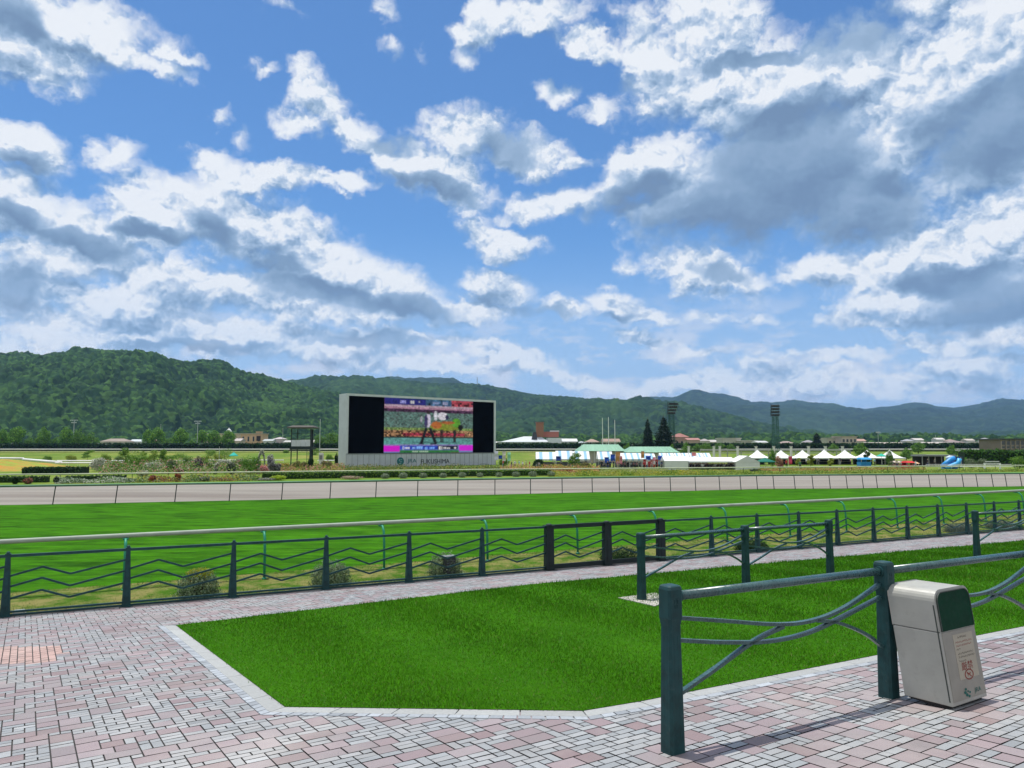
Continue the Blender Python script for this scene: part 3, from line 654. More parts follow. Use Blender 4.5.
    def dashes(z, x0, x1, h, m_, nm):
        mb = MB(); x = x0
        while x < x1:
            w = rr.uniform(.006, .011)
            for _ in range(3):
                ax = x+rr.uniform(0, w*.5); az = z+rr.uniform(-h, h)*.5
                mb.quad(Q(ax, -.0062, az), Q(ax+w*.55, -.0062, az), Q(ax+w*.55, -.0062, az+h*.32), Q(ax, -.0062, az+h*.32))
            x += w*1.25
        mb.build(nm, m_, stk)
    dashes(H*.575, W_*.42, W_*.66, .012, BLK, 'print_line')
    for zf, x0, x1, m_ in ((.535, .34, .80, RED), (.505, .34, .78, RED), (.475, .34, .44, BLK), (.437, .36, .80, BLK), (.408, .36, .82, BLK), (.375, .36, .56, BLK)): dashes(H*zf, W_*x0, W_*x1, .010, m_, 'print_line')
    def put_text(body, size, x, z, m_, nm, par, sx_=1.0):
        me = text_mesh(body, size); 
        for v in me.vertices: v.co = Vector(Q(x+v.co.x*sx_, -.0064, z+v.co.y))
        me.materials.clear(); me.materials.append(m_); put(bpy.data.objects.new(nm, me), par)
    put_text('厳禁', .062, W_*.56, H*.325, RED, 'print_characters', stk, 1.25)
    # round prohibition mark with an animal silhouette
    ring = MB(); cx, cz, ra, rb = W_*.57, H*.255, .058, .036
    for k in range(28):
        a0, a1 = 2*math.pi*k/28, 2*math.pi*(k+1)/28
        ring.quad(*[Q(cx+ra_*math.cos(a), -.0064, cz+rb_*math.sin(a)) for ra_, rb_, a in ((ra, rb, a0), (ra, rb, a1), (ra*.80, rb*.80, a1), (ra*.80, rb*.80, a0))])
    ring.quad(Q(cx-.030, -.0064, cz+.016), Q(cx-.024, -.0064, cz+.021), Q(cx+.030, -.0064, cz-.016), Q(cx+.024, -.0064, cz-.021))
    for (x0, x1, z0, z1) in ((-.018, .014, -.002, .006), (.010, .020, .002, .013), (-.018, -.013, -.012, -.001), (.007, .012, -.012, -.001), (-.024, -.017, .004, .009)):
        ring.quad(Q(cx+x0, -.0062, cz+z0), Q(cx+x1, -.0062, cz+z0), Q(cx+x1, -.0062, cz+z1), Q(cx+x0, -.0062, cz+z1))
    ring.build('prohibition_mark', RED, stk)
    # green emblem and letters near the foot
    em = MB(); cx, cz = W_*.44, H*.115
    for (dx, dz_, r_) in ((-.012, .022, .010), (-.020, .002, .012), (-.008, -.016, .012), (.010, -.028, .010), (.004, .006, .007), (.020, -.004, .008)):
        em.add([Q(cx+dx*1.5+r_*1.4*math.cos(a), -.0064, cz+dz_+r_*.9*math.sin(a)) for a in np.linspace(0, 2*math.pi, 12)[:-1]], [tuple(range(11))])
    em.build('emblem', GRN, panel); put_text('JRA', .042, W_*.74, H*.112, GRN, 'lettering', panel, 1.3)
build_bin()
# ------------------------------------------------------------------ leaf clumps (shrubs, trees)
def leaf_cloud(lobes, n, size, pal, flat=.0, shell=.55, rng=None):
    """n leaf-sized quads spread through a set of ellipsoid lobes (cx,cy,cz,rx,ry,rz)"""
    r = rng or RNG; L_ = np.array(lobes, float); wv = (L_[:, 3]*L_[:, 4]*L_[:, 5])**(2/3); wv /= wv.sum()
    k = r.choice(len(L_), n, p=wv); d = r.standard_normal((n, 3)); d /= np.linalg.norm(d, axis=1)[:, None]
    rad = 1-(1-shell)*r.random(n)**1.6; rad *= 1+.10*r.standard_normal(n)
    P = L_[k, :3] + d*rad[:, None]*L_[k, 3:]
    a = r.standard_normal((n, 3)); a -= (a*d).sum(1)[:, None]*d*.6; a /= np.linalg.norm(a, axis=1)[:, None]
    b = np.cross(a, d+.6*r.standard_normal((n, 3))); b /= np.linalg.norm(b, axis=1)[:, None]
    s = (size*(.6+.8*r.random(n)))[:, None]
    V = np.empty((n, 4, 3)); V[:, 0] = P-a*s; V[:, 1] = P-b*s*.6; V[:, 2] = P+a*s; V[:, 3] = P+b*s*.6
    pal = np.array(pal, float); C = pal[r.integers(0, len(pal), n)]*(.8+.4*r.random(n))[:, None]
    return V.reshape(-1, 3), C
LEAF = MV('leaves', .5, .12, .8, trans=.42)
def leaf_obj(name, lobes, n, size, pal, parent, shell=.55):
    V, C = leaf_cloud(lobes, n, size, pal, shell=shell); me = bulk_mesh(name, V, 4, C); me.materials.append(LEAF); return put(bpy.data.objects.new(name, me), parent)
GREENS = [(.045, .12, .02), (.07, .17, .03), (.03, .08, .018), (.09, .2, .035)]
DARKG = [(.02, .055, .018), (.03, .075, .022), (.015, .04, .014)]
# low round shrubs standing on the verge, seen through the fence
def verge_shrub(s, off, w, h, label, pal, top=None, post=False):
    p = on_fence(s, off); p.z = apron(p.x, p.y)*(1-off/2.4)
    t = thing('verge_shrub', label, 'shrub', p, group='clipped shrubs behind the zigzag fence')
    leaf_obj('foliage', [(0, 0, h*.45, w/2, w*.42, h*.55), (-w*.2, 0, h*.35, w*.33, w*.35, h*.4), (w*.22, 0, h*.38, w*.3, w*.35, h*.42), (w*.05, 0, h*.12, w*.62, w*.5, h*.16)], 5200, .016, pal, t, .75)
    if top: leaf_obj('blossom', [(w*.05, 0, h*.86, w*.36, w*.3, h*.17)], 900, .016, top, t, .2)
    mb = MB()
    for k in range(9):
        a = k*2.4; mb.tube([(0, 0, 0), (math.cos(a)*w*.15, math.sin(a)*w*.12, h*.4), (math.cos(a)*w*.33, math.sin(a)*w*.3, h*.75)], [.008, .006, .003], 5)
    mb.build('stems', M('stem_brown', (.09, .06, .035), .9), t)
GREYG = [(.17, .25, .13), (.13, .19, .10), (.24, .31, .19), (.09, .14, .07)]
def s_at(px, off=.45):
    k = U.y/U.x; d = ray(px, 560); r = d[0]/d[1]; q = F0+NV*off; X = (q.y-k*q.x)*r/(1-k*r); return (X-q.x)/U.x
for px, w, h, lab, pal, top in ((199, .66, .50, 'grey green netted shrub topped with yellow flowers, behind the second fence bay from the left', GREYG, [(.38, .36, .03), (.3, .32, .03), (.2, .26, .03)]),
        (331, .70, .50, 'grey green shrub behind a fence post, second from the left of the verge shrubs', GREYG, None),
        (445, .66, .50, 'grey shrub wrapped round a dark square housing, third from the left of the verge shrubs', GREYG, None),
        (621, .95, .34, 'dark low shrub behind the black fence gate', DARKG, None), (752, .8, .28, 'dark low shrub seen through the middle handrail', DARKG, None),
        (962, .95, .30, 'pale grey green hump of shrub right of the middle handrail', [(.12, .16, .13), (.09, .13, .11)], None), (1003, .95, .30, 'pale shrub behind the far handrail near the right edge', [(.12, .16, .13), (.09, .13, .11)], None)):
    verge_shrub(s_at(px), .45, w, h, lab, pal, top)
p = on_fence(s_at(449, .30), .30); p.z = apron(p.x, p.y)-.01
t = thing('loudspeaker_box', 'dark square housing on the verge in front of the grey shrub', 'speaker', p, math.atan2(U.y, U.x))
mb = MB(); mb.box(-.115, .115, -.09, .09, 0, .43); mb.build('casing', M('speaker_dark', (.035, .04, .042), .6), t, bevel=.01)
mb = MB(); mb.box(-.13, .13, -.10, .10, .432, .455); mb.build('cap', M('speaker_cap', (.2, .22, .22), .5), t, bevel=.004)
mb = MB()
for k in range(7): mb.box(-.09, .09, -.098, -.092, .08+k*.045, .10+k*.045)
mb.build('grille', M('speaker_grille', (.09, .1, .1), .5), t)
p = on_fence(s_at(22, .25), .30); p.z = apron(p.x, p.y)
t = thing('verge_light', 'small white flat fitting on the grass behind the leftmost fence bay', 'ground light', p, math.atan2(U.y, U.x))
mb = MB(); mb.box(-.09, .09, -.06, .06, 0, .05); mb.build('housing', M('white_fitting', (.6, .6, .58), .5), t, bevel=.01)
mb = MB(); mb.box(-.07, .07, -.04, .04, .051, .062); mb.build('lens', M('lens_grey', (.35, .38, .38), .2), t)
# ------------------------------------------------------------------ rails and low hedge round the courses
def rail_line(name, label, pts, H, post_at, col_rail, col_post, lean=.0, r=.035, top_w=.07, group=None):
    """pts: list of (x,y,z) ground points; post_at: list of (x,y,z)"""
    o0 = Vector(pts[0]); t = thing(name, label, 'rail', o0, group=group)
    mb = MB()
    mb.tube([Vector(p)-o0+Vector((0, 0, H)) for p in pts], r, 8); rl = mb.build('rail', col_rail, t, smooth=True)
    pm = MB(); pm.tube([(0, lean, 0), (0, lean*.4, H*.6), (0, 0, H-.01)], .024, 7); me = pm.mesh('post'); me.materials.append(col_post)
    for p in post_at:
        o = put(bpy.data.objects.new('post', me), t); o.location = Vector(p)-o0
    return t
R_GREEN = M('dirt_rail_green', (.07, .16, .10), .5, .2, 4); R_DK = M('rail_dark_post', (.015, .03, .025), .5, .2, 5); R_WHITE = M('rail_white', (.72, .73, .70), .5, .08, 3); R_YG = M('rail_weathered', (.42, .48, .32), .6, .15, 2)
def near_pt(px, off=0.0):
    d = ray(px, 480); r = d[0]/d[1]; y = 40.
    for _ in range(20): y = e_near(r*y)-off
    return (r*y, y, 0)
pp = [56,118,177,231,283,331,376.5,418,458,495,530.5,562,592,619,644,670,695,719,740,756.5,773,794,812,829,846,862,876,894,911,928.6,945.5,962,976,991.5,1005,1020]
allp = [-330,-250,-180,-118,-62,-6]+pp+[1034+14*k for k in range(12)]
rail_line('running_rail', 'low green capped rail with dark posts between the turf and the dirt course', [near_pt(px, .35) for px in [-330]+list(range(-320, 1200, 20))], .86, [near_pt(px, .35) for px in allp], R_GREEN, R_DK, lean=-.16, r=.05)
def far_pt(px, off=0.0):
    d = ray(px, 480); r = d[0]/d[1]; y = 55.
    for _ in range(20): y = e_far(r*y)+off
    return (r*y, y, 0)
rail_line('running_rail', 'pale weathered inner rail along the far side of the dirt course', [far_pt(px, 6.2) for px in range(-300, 1200, 20)], .56, [far_pt(px, 6.2) for px in range(-300, 1200, 36)], R_YG, R_DK, r=.055)
# low box hedge
def hedge(label, pts, h, w, pal, seg=None, leaf=.06, dens=70, core=(.02, .045, .012)):
    o0 = Vector(pts[0]); t = thing('hedge', label, 'hedge', o0)
    mb = MB(); V = []; C = []
    for a, b in zip(pts, pts[1:]):
        a, b = Vector(a), Vector(b); d = b-a; L_ = d.length; n_ = Vector((-d.y, d.x, 0)).normalized()*w/2*.86; up = Vector((0, 0, h*.93))
        mb.hexa([a-n_-o0, b-n_-o0, b+n_-o0, a+n_-o0], [a-n_-o0+up, b-n_-o0+up, b+n_-o0+up, a+n_-o0+up])
        n = int(L_*(h+w)*dens); r = RNG
        f = r.random(n); s = r.random(n); side = r.random(n) < w/(w+h)
        nn_ = np.array([-d.y, d.x, 0])/max(1e-6, Vector((d.x, d.y, 0)).length)
        off = np.where(side, (s-.5)*w, -w/2*(1+.04*r.standard_normal(n))); z = np.where(side, h*(1+.05*r.standard_normal(n)), s*h)
        P = np.array(a-o0)[None]+f[:, None]*np.array(d)[None]+off[:, None]*nn_; P[:, 2] += z
        A = r.standard_normal((n, 3)); A /= np.linalg.norm(A, axis=1)[:, None]; B = np.cross(A, r.standard_normal((n, 3))); B /= np.linalg.norm(B, axis=1)[:, None]
        sz = leaf*(.6+.8*r.random(n))[:, None]; Q = np.empty((n, 4, 3)); Q[:, 0] = P-A*sz; Q[:, 1] = P-B*sz; Q[:, 2] = P+A*sz; Q[:, 3] = P+B*sz
        V.append(Q.reshape(-1, 3)); p_ = np.array(pal); C.append(p_[r.integers(0, len(p_), n)]*(.8+.4*r.random(n))[:, None])
    mb.build('branches', M('hedge_core'+str(core), core, .9, .3, 2), t)
    me = bulk_mesh('foliage', np.concatenate(V), 4, np.concatenate(C)); me.materials.append(LEAF); put(bpy.data.objects.new('foliage', me), t)
    return t
hedge('low clipped box hedge with bright top running under the big screen beside the dirt course', [far_pt(px, 5.3) for px in range(262, 552, 12)], .50, .9, [(.10, .20, .03), (.15, .25, .04), (.05, .12, .02)])
hedge('low dark hedge behind the inner rail at the left edge', [far_pt(px, 5.3) for px in range(-60, 60, 12)], .42, .7, DARKG+[(.06, .13, .02)])
hedge('second low dark hedge, between the white flowers and the arched pale shrub', [far_pt(px, 5.6) for px in range(66, 135, 12)], .42, .6, DARKG+[(.05, .11, .02)])
# small round shrubs in a row before the hedge
RS_ = None
names = ['first', 'second', 'third', 'fourth', 'fifth', 'sixth', 'seventh', 'eighth', 'ninth', 'tenth', 'eleventh']
for i, px in enumerate([385, 403, 423, 443, 462, 480, 499, 516, 533, 551]):
    p = far_pt(px, 3.0)
    if RS_ is None:
        t = RS_ = thing('round_shrub', '', 'shrub', p); leaf_obj('foliage', [(0, 0, .20, .32, .32, .22)], 900, .035, [(.20, .26, .16), (.12, .18, .08), (.28, .32, .24)], t, .8)
        mb = MB(); mb.tube([(0, 0, 0), (0, 0, .2)], [.05, .03], 6); mb.build('trunk', M('stem_brown', (.09, .06, .035), .9), t)
    else: t = copy_tree(RS_); t.location = p
    s = .9+.2*random.random(); t.scale = (s, s, s); t.rotation_euler = (0, 0, random.random()*6)
    t['label'] = 'small clipped round shrub before the low hedge, %s from the left in its row' % names[i]; t['group'] = 'round shrubs in a row before the low hedge'
# far home rail and far hedge beyond the back straight
def wline(px0, px1, Y, z, n=2): return [(DX(px0+(px1-px0)*k/(n-1), Y), Y, z) for k in range(n)]
rail_line('running_rail', 'long grey rail of the back straight in front of the tall dark hedge', wline(-250, 1300, 385, 0, 30), 1.1, wline(-250, 1300, 385, 0, 120), M('far_rail_grey', (.36, .37, .34), .6, .1, .5), R_DK, r=.42)
rail_line('running_rail', 'yellow green low rail on the near side of the back straight', wline(-250, 560, 300, 0, 16), .45, wline(-250, 560, 300, 0, 60), M('far_rail_yellow', (.42, .46, .16), .6, .1, .5), R_DK, r=.22)
hedge('tall dark clipped hedge along the whole back straight', wline(-260, 1300, 400, 0, 60), 3.9, 4.0, DARKG, leaf=.7, dens=2.2, core=(.006, .016, .010))
hedge('mid green clipped hedge at the right edge behind the white gate posts', [(DX(px, 168), 168, INZ) for px in range(961, 1130, 12)], 3.2, 3.0, [(.05, .13, .02), (.08, .19, .03), (.03, .07, .015)], leaf=.28, dens=10, core=(.012, .03, .01))
# ------------------------------------------------------------------ trees
def tree_kind(kind, seed):
    r = np.random.default_rng(seed); rnd = random.Random(seed); t = bpy.data.objects.new('tree', None); put(t)
    tk = MB()
    if kind == 'round':                                    # unit tree 1 m tall, scaled later
        tk.tube([(0,0,0),(.01,0,.25),(0,.01,.5)], [.030,.022,.014], 7)
        for k in range(5):
            a = k*1.3+rnd.random(); tk.tube([(0,0,.25+.04*k),(math.cos(a)*.12,math.sin(a)*.12,.5+.04*k),(math.cos(a)*.24,math.sin(a)*.24,.7)], [.013,.008,.004], 5)
        lobes = [(0,0,.58,.30,.30,.34)]+[(math.cos(a)*.24,math.sin(a)*.24,.42+.28*rnd.random(),.15,.15,.14) for a in np.linspace(0, 6.28, 9)[:-1]]+[(.05,0,.84,.16,.16,.12),(-.1,.05,.78,.16,.16,.13)]
        V, C = leaf_cloud(lobes, 2600, .028, [(.08,.20,.025),(.14,.31,.04),(.24,.44,.06),(.05,.13,.02)], shell=.7, rng=r)
    elif kind == 'bushy':
        tk.tube([(0,0,0),(0,0,.3),(.02,0,.6)], [.035,.025,.012], 6)
        for k in range(5):
            a = k*1.3+rnd.random(); tk.tube([(0,0,.1+.05*k),(math.cos(a)*.16,math.sin(a)*.16,.35+.05*k),(math.cos(a)*.3,math.sin(a)*.3,.6)], [.013,.008,.004], 5)
        lobes = [(0,0,.40,.42,.38,.36)]+[(math.cos(a)*.36,math.sin(a)*.3,.25+.35*rnd.random(),.2,.2,.2) for a in np.linspace(0, 6.28, 9)[:-1]]+[(.1,0,.8,.15,.15,.17),(-.15,0,.72,.18,.18,.16)]
        V, C = leaf_cloud(lobes, 2400, .034, [(.08,.20,.025),(.13,.27,.035),(.18,.33,.05),(.05,.12,.02)], shell=.5, rng=r)
    elif kind == 'conifer':
        tk.tube([(0,0,0),(0,0,.5),(0,0,1)], [.022,.014,.003], 7); V = []; C = []
        Ls = []
        for k in range(17):
            z = .13+.05*k; w = .30*(1-z)**.75*(.8+.4*rnd.random())
            for j in range(5):
                a = j*1.256+k*.7; Ls.append((math.cos(a)*w*.55, math.sin(a)*w*.55, z-.02, w*.42, w*.42, .035))
        V, C = leaf_cloud(Ls, 3600, .020, [(.012,.028,.014),(.02,.045,.018),(.008,.02,.012)], shell=.3, rng=r)
    elif kind == 'airy':
        tk.tube([(0,0,0),(.02,0,.4),(0,.02,.9)], [.022,.014,.005], 6)
        for k in range(8):
            a = k*1.7+rnd.random(); z = .3+.07*k; tk.tube([(0,0,z),(math.cos(a)*.16,math.sin(a)*.16,z+.14)], [.009,.003], 5)
        lobes = [(math.cos(k*1.7)*.16,math.sin(k*1.7)*.16,.38+.065*k,.13,.13,.10) for k in range(9)]
        V, C = leaf_cloud(lobes, 1500, .024, [(.07,.17,.02),(.12,.24,.03),(.17,.29,.04),(.05,.12,.02)], shell=.1, rng=r)
    tr = tk.build('trunk', M('bark', (.10, .075, .05), .9, .3, 20), t)
    me = bulk_mesh('crown', V, 4, C); me.materials.append(LEAF); put(bpy.data.objects.new('crown', me), t)
    return t
PROTO = {k: [] for k in ('round', 'bushy', 'conifer', 'airy')}; FRESH = {}
def tree(kind, px, ytop, Y, z0, wpx, label, cat='tree', group=None, name='tree'):
    key = (kind, random.randrange(3))
    if key not in FRESH: t = tree_kind(kind, hash(key[1]+len(kind)*10) % 997); FRESH[key] = t
    else: t = copy_tree(FRESH[key])
    t.name = name; x = DX(px, Y); h = DZ(ytop, Y)-z0; w = wpx/FPX*Y
    full = {'round': .76, 'bushy': 1.05, 'conifer': .40, 'airy': .56}[kind]
    t.location = (x, Y, z0); t.scale = (w/full, w/full, h); t.rotation_euler = (0, 0, random.random()*6.28)
    return tag(t, label, cat, group)
g1 = 'trees behind the tall hedge of the back straight'
for px, yt, w, lab in ((2, 432, 14, 'darkish round tree cut by the left edge, behind the tall hedge'),
    (16, 429, 17, 'round crowned dark green tree, first full tree from the left edge'), (30, 433, 14, 'low light green tree between the first and second dark round trees on the left'),
    (43, 429, 18, 'round dark tree left of the leftmost tall floodlight mast'), (56, 433, 14, 'pale low tree directly behind the leftmost mast'),
    (66, 430, 16, 'dark round tree just right of the leftmost mast'), (78, 431, 15, 'light yellowish green tree, second from the right in the left clump'), (91, 428, 18, 'tallest tree of the left clump, at its right end beside the low house'),
    (148, 432, 13, 'dull half hidden tree left of the round pair'), (157, 430, 17, 'left tree of the round bright pair behind the hedge'), (169, 434, 12, 'low pale tree between the round pair'), (180, 431, 17, 'right tree of the round bright pair behind the hedge'),
    (192, 436, 11, 'pale low tree left of the second mast'), (202, 433, 15, 'tree just right of the second mast'), (214, 433, 15, 'tree before the long beige building, under its white dome'), (228, 433, 16, 'wide dark tree touching the orange building')):
    tree('bushy' if ('low ' in lab or 'light' in lab or 'pale' in lab) else 'round', px, yt+(3 if ('low ' in lab or 'pale' in lab) else -4), 425+random.uniform(-8, 12), 0, w*.92, lab, group=g1)
for px, yt, w, lab in ((318, 433, 12, 'bright bushy tree right of the watch tower'), (331, 430, 19, 'large bushy tree touching the left side of the big screen')): tree('bushy', px, yt, 415, 0, w, lab, group=g1)
tree('conifer', 648, 417, 330, 0, 11, 'narrow dark conifer, left of the pair behind the green roofs'); tree('conifer', 664, 415, 325, 0, 20, 'broad dark conifer under the left lattice light tower')
tree('conifer', 817, 432, 470, 0, 13, 'small dark conifer beside the pale houses right of the right light tower')
for px, yt, Y, w, lab in ((628, 442, 260, 12, 'bright green tree just over the left green roof'), (672, 443, 240, 12, 'bright bushy tree at the right end of the green roofs'), (686, 441, 245, 14, 'bushy tree behind the white marquee roof'),
    (697, 443, 380, 10, 'green tree at the left end of the low tree row by the white pillars'), (707, 442, 382, 12, 'second green tree of the low row by the white pillars'), (719, 442, 385, 12, 'third green tree of the low row by the white pillars'), (731, 443, 385, 10, 'fourth green tree of the low row by the white pillars'),
    (833, 443, 330, 12, 'dull tree before the pale flats'), (861, 441, 240, 15, 'dark leafy tree behind the blue tent'), (772, 447, 150, 9, 'yellow green bush above the green parasol'),
    (918, 441, 280, 14, 'light green tree left of the dark flat roofed shelter'), (906, 447, 230, 13, 'low green tree behind the last white pagoda tent'), (952, 444, 260, 12, 'green tree over the right end of the dark shelter'), (1013, 450, 172, 20, 'bright green bush over the hedge at the right edge'), (889, 448, 150, 7, 'slim green tree before the last white pagoda tent'),
    (742, 442, 420, 9, 'small tree left of the pale workshop'), (849, 443, 400, 9, 'small bush between the pale flats')):
    tree('bushy', px, yt, Y, 0 if Y > 270 else INZ, w, lab)
# ------------------------------------------------------------------ hills
HILLW = None
def worley(x, y, cell, seed):
    gx = np.floor(x/cell).astype(np.int64); gy = np.floor(y/cell).astype(np.int64); best = np.full(x.shape, 9e9); bh = np.zeros(x.shape)
    for dx in (-1, 0, 1):
        for dy in (-1, 0, 1):
            cx, cy = gx+dx, gy+dy; h = (cx*73856093 ^ cy*19349663 ^ seed*83492791) & 0xffffff
            h = (h*1103515245+12345) & 0x7fffffff; u1 = ((h >> 5) & 1023)/1023; u2 = ((h >> 15) & 1023)/1023; u3 = ((h*69069+7) >> 9 & 1023)/1023
            d = np.hypot(x-(cx+u1)*cell, y-(cy+u2)*cell)/(cell*(.55+.3*u3)); m = d < best; best = np.where(m, d, best); bh = np.where(m, u3, bh)
    return best, bh
def fbm(x, y, seed, octs=4):
    out = np.zeros(x.shape); amp = 1.
    for o_ in range(octs):
        ph = seed*1.7+o_*2.3
        out += amp*(np.sin(x*(1+.13*o_)+1.9*np.sin(y*.83+ph)+ph)*np.cos(y*1.07+1.6*np.sin(x*.71-ph)+ph*.6)); x = x*2.03+1.3; y = y*1.97-2.1; amp *= .5
    return out
FOREST = None
def forest_mat(name, dark, mid, light, sc):
    m, nt, p = newmat(name); p.inputs['Roughness'].default_value = .85; p.inputs['Specular IOR Level'].default_value = .05
    tc = N(nt, 'ShaderNodeTexCoord'); v = N(nt, 'ShaderNodeTexVoronoi'); v.inputs['Scale'].default_value = 1/sc; nt.links.new(tc.outputs['Object'], v.inputs['Vector'])
    s = N(nt, 'ShaderNodeSeparateColor'); nt.links.new(v.outputs['Color'], s.inputs[0])
    c = mix(nt, dark, mid, remap(nt, noise(nt, 1/(sc*14), 6, .65), .35, .62)); c = mix(nt, c, light, remap(nt, s.outputs[0], .45, 1, 0, .8)); c = mix(nt, c, tuple(x*.5 for x in dark), remap(nt, s.outputs[1], .6, 1, 0, .6))
    c = mix(nt, c, tuple(x*1.25 for x in light), remap(nt, noise(nt, 1/(sc*30), 5, .6), .55, .72, 0, .6))
    nt.links.new(c, p.inputs['Base Color']); return m
def hill(name, prof, Y0, Y1, ncol, nrow, crown, ch, amp, mat_, seed, back=.25, px0=-330, px1=1350, foot=0.):
    px = np.linspace(px0, px1, ncol); yt = np.interp(px, [a for a, b in prof], [b for a, b in prof])
    z_r = np.array([DZ(y, Y1) for y in yt]) - ch*1.15; rx = np.array([DX(p_, 1.0) for p_ in px])
    t = np.concatenate([np.linspace(0, 1, nrow), 1+np.linspace(.02, back, max(6, nrow//9))]); T, RX = np.meshgrid(t, rx, indexing='ij'); Z_R = np.broadcast_to(z_r, T.shape)
    Y = Y0+(Y1-Y0)*T; X = RX*Y
    s = np.where(T <= 1, .30*T+.70*smooth(T), 1-.9*((T-1)/back)**2*.5)
    L_ = (Y1-Y0)
    rid = np.abs(fbm(X/(L_*.42), Y/(L_*.8), seed, 4)); env = np.sin(np.pi*np.clip(T, 0, 1))**.8
    Z = Z_R*s - np.maximum(Z_R, 10)*amp*env*(rid-.35) + np.maximum(Z_R, 10)*.05*env*fbm(X/(L_*.1), Y/(L_*.12), seed+3, 3)
    d, h = worley(X+.35*crown*fbm(X/(crown*.9), Y/(crown*.9), seed+4, 2), Y, crown, seed); Z = Z + ch*(np.sqrt(np.clip(1-d*d, 0, 1))*(.5+.7*h)) + .25*ch*fbm(X/(crown*.35), Y/(crown*.35), seed, 2)
    d2, h2 = worley(X+.6*crown*fbm(X/(crown*2.2), Y/(crown*2.2), seed+9, 2), Y, crown*4.2, seed+5); Z = Z + ch*1.9*env*(np.sqrt(np.clip(1-d2*d2, 0, 1))*(.4+.8*h2))
    Z = Z*np.where(T < .03, T/.03, 1) + foot
    o = put(bpy.data.objects.new(name, grid_mesh(name, X, Y, Z))); o.data.materials.append(mat_); tag(o, kind='structure'); return o
FA = forest_mat('forest_near', (.005, .020, .008), (.017, .050, .015), (.058, .125, .025), 7.)
FB = forest_mat('forest_mid', (.006, .020, .009), (.015, .043, .015), (.038, .082, .02), 13.)
FC = forest_mat('forest_far', (.006, .019, .010), (.012, .032, .014), (.03, .06, .022), 40.)
hill('hills', [(-330,372),(-150,364),(0,361),(40,359),(80,356),(110,352),(130,351),(150,353),(165,359),(185,361),(200,361),(215,364),(240,370),(262,374),(280,379),(300,384),(330,390),(370,401),(410,414),(450,427),(500,442),(560,447),(1350,450)],
     760, 1750, 1600, 420, 11.5, 9., .36, FA, 3)
hill('hills', [(-330,395),(200,392),(270,384),(310,382),(340,381),(400,383),(440,385),(470,383),(490,385),(505,387.5),(530,393),(560,396.5),(600,399),(640,400),(670,405),(700,411),(740,421),(780,430),(830,440),(900,446),(1350,450)],
     1500, 3100, 1400, 260, 22., 12., .34, FB, 8)
hill('hills', [(-330,400),(330,392),(352,382),(368,379),(385,378.3),(420,378.2),(452,379),(470,384),(490,388),(520,391),(560,400),(1350,430)], 3400, 5000, 900, 60, 40., 12., .2, FC, 5)
hill('hills', [(-330,420),(480,400),(520,396),(545,394.5),(600,399),(630,398.5),(645,396.5),(660,396),(680,397.5),(690,395),(697,393.5),(705,394.5),(720,397),(740,401),(753,403.5),(762,402.5),(775,405),(785,404),(797,402),(815,404.5),(835,405.5),(850,408),(866,409.5),(880,407.5),(900,406),(915,403.5),(925,404.5),(940,407.5),(955,409),(968,408.5),(985,405.5),(1005,401),(1015,401.5),(1030,404),(1100,398),(1350,392)],
     3300, 6800, 1300, 170, 40., 12., .34, FC, 13)
hill('hills', [(-330,450),(600,450),(700,444),(760,437),(800,433),(850,437),(900,433),(950,436),(1000,431),(1040,429),(1200,425),(1350,430)], 2300, 3300, 900, 80, 24., 8., .25, FB, 21)
